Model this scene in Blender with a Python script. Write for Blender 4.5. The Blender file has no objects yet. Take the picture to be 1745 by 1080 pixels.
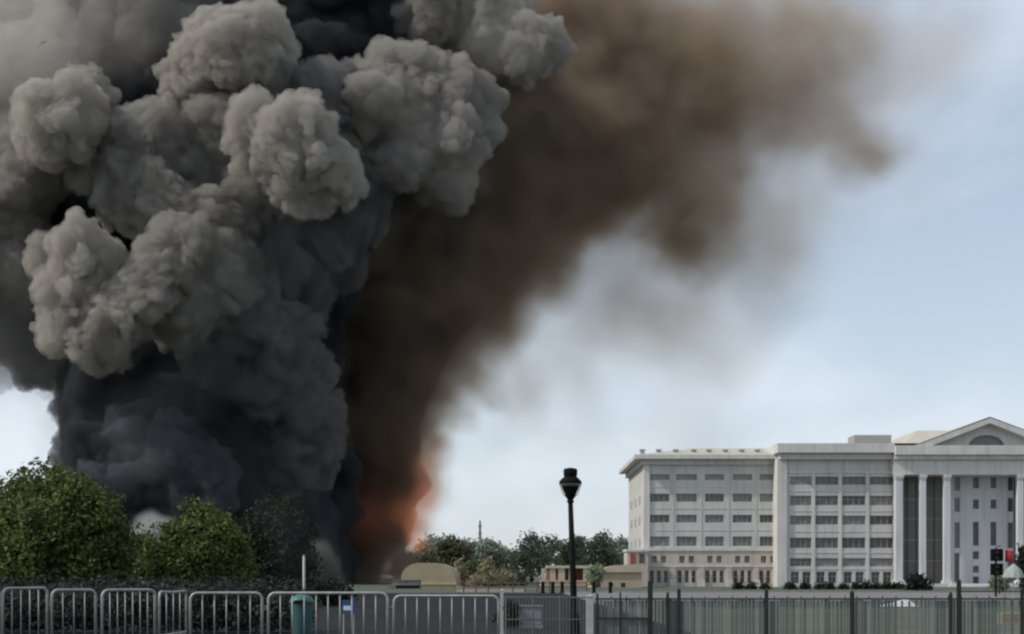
import bpy, bmesh, math, random
import numpy as np
from mathutils import Vector, Matrix, noise

random.seed(7)
rng = np.random.default_rng(7)
R = math.radians
C = bpy.context.scene.collection
sc = bpy.context.scene

# ------------------------------------------------------------------ camera
FPX, HOR, EYE = 2397.0, 984.0, 1.3      # focal length in photo pixels, horizon row, eye height (m)
cam_d = bpy.data.cameras.new('camera')
cam = bpy.data.objects.new('camera', cam_d); C.objects.link(cam)
cam.location = (0, 0, EYE); cam.rotation_euler = (R(90), 0, 0)
cam_d.sensor_width = 36.0; cam_d.lens = 36.0 * FPX / 1745.0
cam_d.shift_y = (HOR - 540.0) / 1745.0
cam_d.clip_start = 0.5; cam_d.clip_end = 9000
sc.camera = cam

# ------------------------------------------------------------------ sun and sky
SUN = Vector((-0.72, -0.20, 0.68)).normalized()          # towards the sun
sun_d = bpy.data.lights.new('sun', 'SUN'); sun_d.energy = 2.6; sun_d.angle = R(1.2); sun_d.color = (1.0, 0.95, 0.87)
sun = bpy.data.objects.new('sun', sun_d); C.objects.link(sun)
sun.rotation_euler = SUN.to_track_quat('Z', 'Y').to_euler()
w = bpy.data.worlds.new('World'); sc.world = w; w.use_nodes = True
nt = w.node_tree; nt.nodes.clear()
def N(nt, t, **kw):
    n = nt.nodes.new(t)
    for k, v in kw.items():
        if k.startswith('i_'):
            n.inputs[k[2:].replace('_', ' ')].default_value = v
        else:
            setattr(n, k, v)
    return n
sky = N(nt, 'ShaderNodeTexSky', sky_type='NISHITA', sun_disc=False, sun_elevation=math.asin(SUN.z),
        sun_rotation=math.atan2(SUN.x, SUN.y), altitude=50, air_density=1.0, dust_density=1.6, ozone_density=1.6)
geo = N(nt, 'ShaderNodeTexCoord')
mp = N(nt, 'ShaderNodeMapping'); mp.inputs['Scale'].default_value = (1.0, 1.0, 1.9)
nz = N(nt, 'ShaderNodeTexNoise', i_Scale=3.2, i_Detail=6.0, i_Roughness=0.52, i_Distortion=0.25)
mp.inputs['Location'].default_value = (0.35, 0.1, 0.42)
ramp = N(nt, 'ShaderNodeMapRange', interpolation_type='SMOOTHSTEP'); ramp.inputs[1].default_value = 0.40; ramp.inputs[2].default_value = 0.72
ramp.inputs[3].default_value = 0.4; ramp.inputs[4].default_value = 0.9
mixc = N(nt, 'ShaderNodeMix', data_type='RGBA'); mixc.inputs[7].default_value = (6.3, 6.85, 7.5, 1)
bg = N(nt, 'ShaderNodeBackground'); bg.inputs['Strength'].default_value = 0.115
out = N(nt, 'ShaderNodeOutputWorld')
L = nt.links.new
L(geo.outputs['Generated'], mp.inputs['Vector']); L(mp.outputs[0], nz.inputs['Vector'])
sep = N(nt, 'ShaderNodeSeparateXYZ'); hzr = N(nt, 'ShaderNodeMapRange', interpolation_type='SMOOTHSTEP')
hzr.inputs[1].default_value = 0.0; hzr.inputs[2].default_value = 0.26; hzr.inputs[3].default_value = 0.22; hzr.inputs[4].default_value = 0.0
addh = N(nt, 'ShaderNodeMath', operation='ADD', use_clamp=True)
L(geo.outputs['Generated'], sep.inputs[0]); L(sep.outputs['Z'], hzr.inputs[0])
L(nz.outputs[0], ramp.inputs[0]); L(ramp.outputs[0], addh.inputs[0]); L(hzr.outputs[0], addh.inputs[1]); L(addh.outputs[0], mixc.inputs[0]); L(sky.outputs[0], mixc.inputs[6])
L(mixc.outputs[2], bg.inputs['Color']); L(bg.outputs[0], out.inputs['Surface'])

sc.view_settings.view_transform = 'Standard'; sc.view_settings.look = 'None'
sc.view_settings.exposure = 0.16; sc.view_settings.gamma = 1.0; sc.view_settings.use_curve_mapping = False
cy = sc.cycles
cy.max_bounces = 8; cy.diffuse_bounces = 3; cy.glossy_bounces = 2; cy.transmission_bounces = 2; cy.volume_bounces = 5
cy.transparent_max_bounces = 40; cy.use_denoising = True
cy.volume_step_rate = 2.0; cy.volume_max_steps = 256
cy.sample_clamp_indirect = 4.0; cy.caustics_reflective = False; cy.caustics_refractive = False
cy.pixel_filter_type = 'BLACKMAN_HARRIS'; cy.filter_width = 2.3

def W(px, py, Z):
    """Photo pixel at depth Z -> world point."""
    return Vector(((px - 872.5) / FPX * Z, Z, EYE + (HOR - py) / FPX * Z))

# ------------------------------------------------------------------ object helpers
class MB:
    def __init__(self): self.v = []; self.f = []
    def add(self, vs, fs):
        b = len(self.v); self.v += [tuple(p) for p in vs]; self.f += [tuple(i + b for i in f) for f in fs]; return self
    def box(self, x0, x1, y0, y1, z0, z1):
        return self.add([(x0,y0,z0),(x1,y0,z0),(x1,y1,z0),(x0,y1,z0),(x0,y0,z1),(x1,y0,z1),(x1,y1,z1),(x0,y1,z1)],
                        [(0,3,2,1),(4,5,6,7),(0,1,5,4),(1,2,6,5),(2,3,7,6),(3,0,4,7)])
    def prism(self, prof, y0, y1):
        """profile in x,z (counter-clockwise seen from -y) extruded along y"""
        n = len(prof)
        vs = [(x, y0, z) for x, z in prof] + [(x, y1, z) for x, z in prof]
        fs = [tuple(range(n)), tuple(range(2*n-1, n-1, -1))] + [(i, i+n, (i+1)%n+n, (i+1)%n) for i in range(n)]
        return self.add(vs, fs)
    def tube(self, pts, r, n=8, cap=True):
        pts = [Vector(p) for p in pts]; rs = r if isinstance(r, (list, tuple)) else [r]*len(pts)
        vs = []; fs = []
        up = None
        for i, p in enumerate(pts):
            d = (pts[min(i+1, len(pts)-1)] - pts[max(i-1, 0)]).normalized()
            if up is None:
                up = Vector((0,1,0)) if abs(d.y) < .9 else Vector((1,0,0))
            a = d.cross(up).normalized(); b = a.cross(d).normalized(); up = b
            for k in range(n):
                t = 2*math.pi*k/n; vs.append(p + (a*math.cos(t) + b*math.sin(t))*rs[i])
        for i in range(len(pts)-1):
            for k in range(n):
                fs.append((i*n+k, i*n+(k+1)%n, (i+1)*n+(k+1)%n, (i+1)*n+k))
        if cap:
            fs.append(tuple(range(n-1,-1,-1))); fs.append(tuple((len(pts)-1)*n+k for k in range(n)))
        return self.add(vs, fs)
    def lathe(self, prof, cx=0, cy=0, n=16):
        vs = []; fs = []
        for r, z in prof:
            for k in range(n):
                t = 2*math.pi*k/n; vs.append((cx+r*math.cos(t), cy+r*math.sin(t), z))
        m = len(prof)
        for i in range(m-1):
            for k in range(n):
                fs.append((i*n+k, i*n+(k+1)%n, (i+1)*n+(k+1)%n, (i+1)*n+k))
        fs.append(tuple(range(n-1,-1,-1))); fs.append(tuple((m-1)*n+k for k in range(n)))
        return self.add(vs, fs)
    def mesh(self, name, mat, smooth=False):
        me = bpy.data.meshes.new(name); me.from_pydata(self.v, [], self.f); me.update()
        if mat: me.materials.append(mat)
        if smooth: me.polygons.foreach_set('use_smooth', [True]*len(me.polygons))
        return me
    def build(self, name, mat, parent=None, smooth=False, loc=None):
        return link(name, self.mesh(name, mat, smooth), parent, loc)
def link(name, data, parent=None, loc=None, rotz=0):
    o = bpy.data.objects.new(name, data); C.objects.link(o)
    if parent: o.parent = parent
    if loc is not None: o.location = loc
    if rotz: o.rotation_euler.z = rotz
    return o
def tag(o, label=None, cat=None, group=None, kind=None):
    if label: o['label'] = label
    if cat: o['category'] = cat
    if group: o['group'] = group
    if kind: o['kind'] = kind
    return o
def empty(name, loc, rotz=0, **kw):
    o = link(name, None, None, loc, rotz); o.empty_display_size = 0.3
    return tag(o, **kw)

# ------------------------------------------------------------------ materials
def mat(name, col, rough=0.8, var=0.15, scale=3.0, metal=0.0, spec=0.3, bump=0.0, bscale=None, col2=None, detail=5.0, streak=0.0):
    m = bpy.data.materials.new(name); m.use_nodes = True
    t = m.node_tree; p = t.nodes['Principled BSDF']
    p.inputs['Roughness'].default_value = rough; p.inputs['Metallic'].default_value = metal
    p.inputs['Specular IOR Level'].default_value = spec
    tc = N(t, 'ShaderNodeTexCoord')
    n = N(t, 'ShaderNodeTexNoise', i_Scale=scale, i_Detail=detail, i_Roughness=0.6)
    t.links.new(tc.outputs['Object'], n.inputs['Vector'])
    mr = N(t, 'ShaderNodeMapRange'); mr.inputs[1].default_value = .3; mr.inputs[2].default_value = .7
    t.links.new(n.outputs[0], mr.inputs[0])
    mx = N(t, 'ShaderNodeMix', data_type='RGBA')
    a = col; b = col2 if col2 else tuple(c*(1-2*var) for c in col)
    mx.inputs[6].default_value = (*a, 1); mx.inputs[7].default_value = (*b, 1)
    t.links.new(mr.outputs[0], mx.inputs[0]); t.links.new(mx.outputs[2], p.inputs['Base Color'])
    if streak:
        mpp = N(t, 'ShaderNodeMapping'); mpp.inputs['Scale'].default_value = (1.6, 1.6, .10)
        sn = N(t, 'ShaderNodeTexNoise', i_Scale=1.0, i_Detail=6.0, i_Roughness=.7)
        sr = N(t, 'ShaderNodeMapRange'); sr.inputs[1].default_value = .48; sr.inputs[2].default_value = .75; sr.inputs[3].default_value = 0; sr.inputs[4].default_value = streak
        m2 = N(t, 'ShaderNodeMix', data_type='RGBA'); m2.inputs[7].default_value = (*[c*.45 for c in col], 1)
        t.links.new(tc.outputs['Object'], mpp.inputs[0]); t.links.new(mpp.outputs[0], sn.inputs['Vector']); t.links.new(sn.outputs[0], sr.inputs[0])
        t.links.new(sr.outputs[0], m2.inputs[0]); t.links.new(mx.outputs[2], m2.inputs[6]); t.links.new(m2.outputs[2], p.inputs['Base Color'])
    if bump:
        bn = N(t, 'ShaderNodeTexNoise', i_Scale=bscale or scale*6, i_Detail=4.0)
        t.links.new(tc.outputs['Object'], bn.inputs['Vector'])
        bp = N(t, 'ShaderNodeBump'); bp.inputs['Strength'].default_value = bump; bp.inputs['Distance'].default_value = 0.05
        t.links.new(bn.outputs[0], bp.inputs['Height']); t.links.new(bp.outputs[0], p.inputs['Normal'])
    return m

def smoke_mat(name, col, dens, skin=0.25, aniso=0.1, skin_col=None):
    """Thick smoke: a homogeneous scattering volume under a thin half-transparent skin of soot."""
    m = bpy.data.materials.new(name); m.use_nodes = True
    t = m.node_tree; t.nodes.clear()
    o = N(t, 'ShaderNodeOutputMaterial')
    v = N(t, 'ShaderNodeVolumePrincipled')
    v.inputs['Color'].default_value = (*col, 1); v.inputs['Density'].default_value = dens; v.inputs['Anisotropy'].default_value = aniso
    v.inputs['Absorption Color'].default_value = (0, 0, 0, 1)
    t.links.new(v.outputs[0], o.inputs['Volume'])
    d = N(t, 'ShaderNodeBsdfDiffuse'); d.inputs['Color'].default_value = (*(skin_col or tuple(c*.45 for c in col)), 1)
    tr = N(t, 'ShaderNodeBsdfTransparent')
    lw = N(t, 'ShaderNodeLayerWeight', i_Blend=0.5)
    mr = N(t, 'ShaderNodeMapRange', interpolation_type='SMOOTHSTEP')
    mr.inputs[1].default_value = 0.35; mr.inputs[2].default_value = 0.95; mr.inputs[3].default_value = skin; mr.inputs[4].default_value = 0.0
    mx = N(t, 'ShaderNodeMixShader')
    t.links.new(lw.outputs['Facing'], mr.inputs[0])
    t.links.new(mr.outputs[0], mx.inputs[0]); t.links.new(tr.outputs[0], mx.inputs[1]); t.links.new(d.outputs[0], mx.inputs[2])
    t.links.new(mx.outputs[0], o.inputs['Surface'])
    return m
# ------------------------------------------------------------------ smoke
_ico = None
def ico_arrays(sub=2):
    global _ico
    if _ico is None: _ico = {}
    if sub not in _ico:
        bm = bmesh.new(); bmesh.ops.create_icosphere(bm, subdivisions=sub, radius=1.0)
        _ico[sub] = (np.array([v.co[:] for v in bm.verts]), np.array([[v.index for v in f.verts] for f in bm.faces])); bm.free()
    return _ico[sub]
def rand_dirs(n):
    d = rng.normal(size=(n, 3)); d /= np.linalg.norm(d, axis=1)[:, None]; return d
def puff_mesh(name, lobes, voxel, amp=1.0, kids=60, grand=12, mat_=None, wamp=2.6, am=(.5, 1.0, .95, .5)):
    """Union of lobes with smaller puffs grown on them, remeshed, then given rounded fractal bumps. lobes: [(centre, radius)]"""
    S = []
    for c, r in lobes:
        c = np.array(c); S.append((c, r))
        d = rand_dirs(kids); d[:, 1] = np.where(rng.random(kids) < .8, -np.abs(d[:, 1]), d[:, 1])
        for k in range(kids):
            rr = r * (.14 + .30 * rng.random()**1.4); cc = c + d[k] * (r - rr * rng.uniform(0, .6)); S.append((cc, rr))
            d2 = rand_dirs(grand)
            for q in range(grand):
                e = d2[q] + d[k] * .8; e /= np.linalg.norm(e)
                r3 = rr * rng.uniform(.25, .5)
                if r3 > voxel * 1.3: S.append((cc + e * (rr - r3 * .3), r3))
    VV, FF, base = [], [], 0
    for sub in (2, 4):
        T = [s for s in S if (s[1] > voxel * 5) == (sub == 4)]
        if not T: continue
        iv, if_ = ico_arrays(sub)
        cs = np.array([s[0] for s in T]); rs = np.array([s[1] for s in T])
        VV.append((iv[None] * rs[:, None, None] + cs[:, None]).reshape(-1, 3))
        FF.append((if_[None] + (np.arange(len(T)) * len(iv))[:, None, None]).reshape(-1, 3) + base); base += len(T) * len(iv)
    V = np.concatenate(VV); F = np.concatenate(FF)
    me = mesh_np(name, V, F)
    tmp = bpy.data.objects.new('tmp', me); C.objects.link(tmp)
    md = tmp.modifiers.new('r', 'REMESH'); md.mode = 'VOXEL'; md.voxel_size = voxel
    sm = tmp.modifiers.new('s', 'SMOOTH'); sm.iterations = 1; sm.factor = .5
    dg = bpy.context.evaluated_depsgraph_get(); dg.update()
    m2 = bpy.data.meshes.new_from_object(tmp.evaluated_get(dg))
    bpy.data.objects.remove(tmp); bpy.data.meshes.remove(me)
    m2 = largest_piece(m2)
    n = len(m2.vertices)
    co = np.empty(n*3); m2.vertices.foreach_get('co', co); co = co.reshape(-1, 3)
    no = np.empty(n*3); m2.vertex_normals.foreach_get('vector', no); no = no.reshape(-1, 3)
    disp = np.empty(n)
    vor = noise.voronoi; ns = noise.noise
    for i in range(n):
        p = Vector(co[i])
        if wamp:
            h = p * .075; h2 = p * .17
            co[i] += wamp * np.array((ns(h), ns(h + Vector((31,0,0))), ns(h + Vector((0,47,0))))) + wamp * .45 * np.array((ns(h2), ns(h2 + Vector((31,0,0))), ns(h2 + Vector((0,47,0)))))
        wv = ns(p * .22); 
        q = p + Vector((wv, ns(p*.22 + Vector((7,0,0))), ns(p*.22+Vector((0,9,0))))) * 1.2
        a = vor(q * .28)[0][0]; b = vor(q * .62)[0][0]; c_ = vor(q * 1.35)[0][0]; d_ = vor(p * 2.6)[0][0]
        disp[i] = amp * (am[0] * (.45 - a*a*1.1) + am[1] * (.4 - b*b*1.1) + am[2] * (.4 - c_*c_*1.1) + am[3] * (.4 - d_*d_*1.1))
    co += no * disp[:, None]
    m2.vertices.foreach_set('co', co.ravel()); m2.update()
    m2.name = name
    m2.materials.clear(); m2.materials.append(mat_)
    m2.polygons.foreach_set('use_smooth', [True]*len(m2.polygons))
    return m2
def largest_piece(me):
    n = len(me.vertices); e = np.empty(len(me.edges)*2, dtype=np.int32); me.edges.foreach_get('vertices', e); e = e.reshape(-1, 2)
    lab = np.arange(n)
    while True:
        m = np.minimum(lab[e[:, 0]], lab[e[:, 1]]); new = lab.copy()
        np.minimum.at(new, e[:, 0], m); np.minimum.at(new, e[:, 1], m); np.minimum.at(new, lab[e[:, 0]], m); np.minimum.at(new, lab[e[:, 1]], m)
        new = new[new]; new = new[new]
        if (new == lab).all(): break
        lab = new
    u, c = np.unique(lab, return_counts=True)
    if len(u) == 1: return me
    keep = lab == u[c.argmax()]
    co = np.empty(n*3); me.vertices.foreach_get('co', co); co = co.reshape(-1, 3)
    f = np.empty(len(me.polygons)*4, dtype=np.int32); me.loops.foreach_get('vertex_index', f); f = f.reshape(-1, 4)
    f = f[keep[f[:, 0]]]; idx = np.cumsum(keep) - 1
    return mesh_np(me.name, co[keep], idx[f])
def mesh_np(name, V, F):
    me = bpy.data.meshes.new(name)
    k = F.shape[1]
    me.vertices.add(len(V)); me.vertices.foreach_set('co', np.ascontiguousarray(V, dtype=np.float32).ravel())
    me.loops.add(F.size); me.loops.foreach_set('vertex_index', np.ascontiguousarray(F, dtype=np.int32).ravel())
    me.polygons.add(len(F)); me.polygons.foreach_set('loop_start', np.arange(0, F.size, k, dtype=np.int32))
    me.update(calc_edges=True); return me

ZP = 270.0                                                   # distance of the burning site
def lobes_px(lst, z0=ZP):
    o = []
    for px, py, r, dz in lst:
        Z = z0 + dz; c = W(px, py, Z); o.append((tuple(c), r * Z / FPX))
    return o
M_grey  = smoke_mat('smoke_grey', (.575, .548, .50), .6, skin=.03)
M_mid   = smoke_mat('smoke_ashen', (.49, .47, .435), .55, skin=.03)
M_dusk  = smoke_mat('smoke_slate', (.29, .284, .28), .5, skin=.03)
M_soot_shade  = smoke_mat('smoke_soot_shade', (.10, .106, .122), .45, skin=.03)  # dark soot; its colour also carries the shade under and between billows
M_blue  = smoke_mat('smoke_bluish_soot_shade', (.20, .212, .24), .45, skin=.03)  # bluish soot; shade of the overhanging billows is in this colour too
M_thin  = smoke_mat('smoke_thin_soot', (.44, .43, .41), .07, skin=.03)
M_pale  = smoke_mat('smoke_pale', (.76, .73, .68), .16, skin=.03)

plume = empty('smoke_plume', W(400, 984, ZP), label='huge billowing column of dense grey smoke rising behind the left trees', cat='smoke', kind='thing')
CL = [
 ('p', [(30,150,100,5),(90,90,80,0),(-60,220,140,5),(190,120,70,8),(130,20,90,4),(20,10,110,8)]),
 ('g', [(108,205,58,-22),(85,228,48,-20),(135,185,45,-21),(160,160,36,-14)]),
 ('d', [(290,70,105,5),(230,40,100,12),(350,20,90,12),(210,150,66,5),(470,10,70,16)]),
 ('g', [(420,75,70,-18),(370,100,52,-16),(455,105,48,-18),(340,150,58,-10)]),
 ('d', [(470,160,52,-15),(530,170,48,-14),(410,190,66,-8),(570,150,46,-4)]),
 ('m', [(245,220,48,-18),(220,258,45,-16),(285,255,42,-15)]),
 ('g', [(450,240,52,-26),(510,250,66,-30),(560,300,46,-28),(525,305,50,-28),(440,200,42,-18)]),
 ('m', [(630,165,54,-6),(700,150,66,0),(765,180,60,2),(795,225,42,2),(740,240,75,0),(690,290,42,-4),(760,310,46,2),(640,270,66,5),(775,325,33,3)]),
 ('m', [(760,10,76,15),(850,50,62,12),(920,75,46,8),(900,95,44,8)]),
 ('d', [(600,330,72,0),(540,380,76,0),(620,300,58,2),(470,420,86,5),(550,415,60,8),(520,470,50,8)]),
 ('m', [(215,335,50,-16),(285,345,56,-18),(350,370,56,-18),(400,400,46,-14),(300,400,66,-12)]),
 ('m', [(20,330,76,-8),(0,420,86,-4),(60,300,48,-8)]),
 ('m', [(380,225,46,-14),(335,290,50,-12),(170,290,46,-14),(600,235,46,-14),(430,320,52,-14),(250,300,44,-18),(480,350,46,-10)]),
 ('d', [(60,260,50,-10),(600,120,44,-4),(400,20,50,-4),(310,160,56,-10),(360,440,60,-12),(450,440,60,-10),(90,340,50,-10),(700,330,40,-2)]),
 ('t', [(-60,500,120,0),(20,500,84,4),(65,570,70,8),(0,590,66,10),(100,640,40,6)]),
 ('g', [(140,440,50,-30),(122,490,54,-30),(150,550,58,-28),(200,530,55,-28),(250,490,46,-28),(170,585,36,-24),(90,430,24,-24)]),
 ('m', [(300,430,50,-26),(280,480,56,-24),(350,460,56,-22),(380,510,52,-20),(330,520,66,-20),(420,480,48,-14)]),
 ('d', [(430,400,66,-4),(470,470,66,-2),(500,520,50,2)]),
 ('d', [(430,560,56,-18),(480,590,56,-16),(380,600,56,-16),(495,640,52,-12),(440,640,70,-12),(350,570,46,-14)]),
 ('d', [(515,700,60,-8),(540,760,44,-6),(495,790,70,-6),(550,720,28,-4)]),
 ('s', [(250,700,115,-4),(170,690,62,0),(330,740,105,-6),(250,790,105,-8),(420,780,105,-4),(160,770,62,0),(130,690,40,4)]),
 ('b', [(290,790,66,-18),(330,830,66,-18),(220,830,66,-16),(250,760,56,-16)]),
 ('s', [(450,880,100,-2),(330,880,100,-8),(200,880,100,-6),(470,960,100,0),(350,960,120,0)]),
 ('s', [(300,250,230,30),(550,200,180,32),(420,480,160,25),(100,300,190,30),(620,60,150,30),(280,620,140,22),(150,450,140,25),(60,520,110,25),(400,280,150,20),(700,120,90,30),(380,420,120,15),(200,330,110,15),(650,80,130,36),(560,40,110,36),(90,400,130,22),(140,330,120,22),(230,480,110,18),(690,30,100,38)]),  # dark core whose colour paints the shade in the gaps between puffs
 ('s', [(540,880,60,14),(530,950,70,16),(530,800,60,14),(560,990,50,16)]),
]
MM = {'b': M_blue, 't': M_thin, 'p': M_pale, 'g': M_grey, 'd': M_dusk, 's': M_soot_shade, 'm': M_mid}
inv = Matrix.Translation(plume.location).inverted()
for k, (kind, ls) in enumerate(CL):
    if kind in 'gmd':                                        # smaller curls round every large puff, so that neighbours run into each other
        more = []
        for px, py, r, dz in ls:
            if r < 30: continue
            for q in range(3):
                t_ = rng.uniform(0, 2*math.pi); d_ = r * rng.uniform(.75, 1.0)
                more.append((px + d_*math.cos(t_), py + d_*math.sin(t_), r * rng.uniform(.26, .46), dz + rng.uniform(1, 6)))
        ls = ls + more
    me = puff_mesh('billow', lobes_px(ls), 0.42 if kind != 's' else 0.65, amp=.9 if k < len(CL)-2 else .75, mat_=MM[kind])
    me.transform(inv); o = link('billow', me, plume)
# ------------------------------------------------------------------ brown drifting smoke: a fog grid made of soft blobs broken up by noise
def fog(name, blobs, z0, mat_, res, gain, noise_scale=.05, warp=11.0, nz_amt=1.05, parent=None, thick=.55, bias=0.0, fine=.0):
    P = [(W(px, py, z0 + dz), r * (z0 + dz) / FPX, wt) for px, py, r, dz, wt in blobs]
    lo = Vector([min(p[i] - r * (thick if i == 1 else 1) for p, r, _ in P) for i in range(3)]) - Vector((2, 2, 2))
    hi = Vector([max(p[i] + r * (thick if i == 1 else 1) for p, r, _ in P) for i in range(3)]) + Vector((2, 2, 2))
    lo.z = max(lo.z, .2)
    g = bpy.data.node_groups.new(name, 'GeometryNodeTree')
    g.interface.new_socket('Geometry', in_out='OUTPUT', socket_type='NodeSocketGeometry')
    l = g.links.new
    o = N(g, 'NodeGroupOutput'); vc = N(g, 'GeometryNodeVolumeCube'); sm = N(g, 'GeometryNodeSetMaterial'); sm.inputs['Material'].default_value = mat_
    vc.inputs['Min'].default_value = lo; vc.inputs['Max'].default_value = hi
    d = hi - lo
    for a, b in zip('XYZ', d): vc.inputs['Resolution ' + a].default_value = max(8, int(b / res))
    l(vc.outputs[0], sm.inputs[0]); l(sm.outputs[0], o.inputs[0])
    pos = N(g, 'GeometryNodeInputPosition')
    def M(op, a, b=None, c=None):
        n = N(g, 'ShaderNodeMath', operation=op)
        for i, x in enumerate((a, b, c)):
            if x is None: continue
            if isinstance(x, (int, float)): n.inputs[i].default_value = x
            else: l(x, n.inputs[i])
        return n.outputs[0]
    def VM(op, a, b=None, c=None, out_=0):
        n = N(g, 'ShaderNodeVectorMath', operation=op)
        for i, x in enumerate((a, b, c)):
            if x is None: continue
            if isinstance(x, (tuple, Vector)): n.inputs[i].default_value = x
            else: l(x, n.inputs[i])
        return n.outputs[out_]
    wn = N(g, 'ShaderNodeTexNoise', i_Scale=noise_scale * .8, i_Detail=4.0, i_Roughness=.6)
    l(pos.outputs[0], wn.inputs['Vector'])
    off = VM('MULTIPLY_ADD', wn.outputs['Color'], (2*warp,)*3, (-warp,)*3)
    p = VM('ADD', pos.outputs[0], off)
    F = None
    for c, r, wt in P:
        dv = VM('SUBTRACT', p, tuple(c)); dv = VM('MULTIPLY', dv, (1/r, 1/(r*thick), 1/r))
        q = VM('DOT_PRODUCT', dv, dv, out_=1)
        s = M('MAXIMUM', M('SUBTRACT', 1.0, q), 0.0)
        s = M('MULTIPLY', M('MULTIPLY', s, s), wt)
        F = s if F is None else M('ADD', F, s)
    n1 = N(g, 'ShaderNodeTexNoise', i_Scale=noise_scale, i_Detail=7.0, i_Roughness=.64, i_Distortion=.5)
    l(p, n1.inputs['Vector'])
    F = M('MINIMUM', F, 1.3)
    k = M('MAXIMUM', M('MULTIPLY_ADD', n1.outputs[0], 2 * nz_amt, 1.0 - nz_amt + bias), 0.02)
    dens = M('MULTIPLY', M('MULTIPLY', F, k), gain)
    l(dens, vc.inputs['Density'])
    vol = bpy.data.volumes.new(name); vol.materials.append(mat_)
    ob = link(name, vol)
    ob.modifiers.new('fog', 'NODES').node_group = g
    if parent: ob.parent = parent; ob.matrix_parent_inverse = Matrix.Translation(parent.location).inverted()
    return ob
def fog_mat(name, col, absorb, dens, aniso=.3):
    m = bpy.data.materials.new(name); m.use_nodes = True
    t = m.node_tree; t.nodes.clear(); o = N(t, 'ShaderNodeOutputMaterial'); v = N(t, 'ShaderNodeVolumePrincipled')
    v.inputs['Color'].default_value = (*col, 1); v.inputs['Absorption Color'].default_value = (*absorb, 1)
    v.inputs['Density'].default_value = dens; v.inputs['Anisotropy'].default_value = aniso
    t.links.new(v.outputs[0], o.inputs['Volume']); return m
M_veil = fog_mat('smoke_brown_veil', (.37, .33, .28), (.22, .13, .065), 1.0)
M_brown = smoke_mat('smoke_brown', (.12, .098, .08), .3, skin=.06)
brown = empty('brown_smoke', W(690, 984, 300), label='dark brown smoke with soft torn edges drifting right from the fire', cat='smoke', kind='thing')
BL = [(668,358,66,-6,1.3),(640,420,60,-6,1.2),(668,975,55,0,1.2),(655,915,85,0,1.1),(650,850,115,0,1.1),(655,770,130,0,1.1),(665,680,140,0,1.1),(690,590,160,2,1.1),(730,510,175,4,1.1),
      (785,430,190,6,1.1),(840,350,200,8,1),(905,280,205,10,1),(980,215,205,12,1),(1070,165,195,14,.8),(1170,140,185,16,.55),(1010,60,195,16,1),
      (880,130,190,14,1),(930,50,170,14,1.1),(1150,40,175,18,.5),(1270,190,165,16,.46),(1375,190,135,16,.36),(1455,240,105,16,.36),(1510,260,75,16,.3),(1200,330,145,14,.55),
      (1180,430,95,14,.32),(1150,420,95,12,.4),(1010,430,80,10,.22),(940,470,90,8,.7),(870,550,85,6,.7),(810,620,75,4,.7),(775,700,62,2,.7),(752,770,52,0,.7),(745,840,46,-2,.6),(730,900,36,-2,.5),(900,380,130,8,.9),(1080,320,140,12,.7),
      (1090,500,160,14,.2),(1220,540,170,14,.1),(1330,430,150,14,.12),(1290,370,160,16,.18),(1430,110,170,18,.26),(890,650,85,8,.22),(1000,580,150,12,.1),(1580,90,140,20,.10),(1310,30,150,18,.28),
      (560,700,60,6,.8),(570,560,60,8,.8),(600,900,80,2,.8),(610,970,60,2,.8),(545,620,60,-2,1),(555,480,70,0,1),(550,720,50,-4,.9)]
fog('smoke_veil', BL, 300, M_veil, 1.0, .44, parent=brown)
CORE = [(690,960,28,-14),(655,985,42,-30),(690,988,26,-30),(640,945,36,-28),(560,580,48,-2),(625,440,64,0),(650,362,54,24),(690,300,60,24),(610,500,56,0),(565,500,50,-2),(575,660,50,-4),(595,950,60,-2),(570,880,60,-2),(600,820,60,-2),(650,900,56,0),(645,830,72,0),(645,750,86,0),(650,670,96,0),(680,590,108,2),(715,510,116,4),(760,430,120,6),(810,350,122,8),(865,280,118,10),(920,215,104,12),(965,160,88,14),(890,120,110,14),(960,60,84,16)]
CORE = [(x, y, r*(.84 if y < 800 else .95), d) for x, y, r, d in CORE]
me = puff_mesh('smoke_core', lobes_px(CORE, 306), 1.4, amp=1.6, kids=14, grand=3, mat_=M_brown, wamp=1.5, am=(.5, .4, .2, 0))
me.transform(Matrix.Translation(brown.location).inverted()); link('smoke_core', me, brown)

# soft smoke filling round the billows: thin grey haze at the top left and lower flank
M_soft = fog_mat('smoke_soft_haze', (.60, .58, .54), (0, 0, 0), 1.0, .2)
SF = [(20,60,130,-6,.8),(110,110,110,-8,.6),(210,60,110,-4,.6),(330,30,90,-4,.3),(30,250,90,-14,.4),(40,460,80,-12,.3),(560,260,90,-14,.2),(700,220,110,-10,.25),(860,60,110,0,.4),(790,300,60,-4,.3)]
fog('smoke_haze', SF, 262, M_soft, 1.2, .15, noise_scale=.09, warp=5.0, nz_amt=1.0, parent=plume, thick=.35, bias=-.15)
M_murk = fog_mat('smoke_soot_haze', (.20, .205, .215), (0, 0, 0), 1.0, .2)
SF = [(20,570,110,-4,1.1),(60,640,70,0,.9),(0,660,60,0,.35),(85,730,50,0,.6),(180,320,80,-12,.3),(400,340,100,-12,.4),(330,180,70,-8,.3),(620,360,80,-10,.6),(530,440,80,-10,.6),(420,520,90,-16,.35),(500,680,80,-20,.4),(560,760,50,-10,.6),(330,640,110,-20,.5),(250,740,120,-24,.5),(130,720,60,-10,.8),(90,690,50,-4,.6),(70,760,30,-4,.3),(420,800,110,-16,.5),(560,900,70,-6,.6)]
fog('smoke_murk', SF, 262, M_murk, 1.2, .13, noise_scale=.09, warp=5.0, nz_amt=1.0, parent=plume, thick=.35, bias=-.15)
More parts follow.
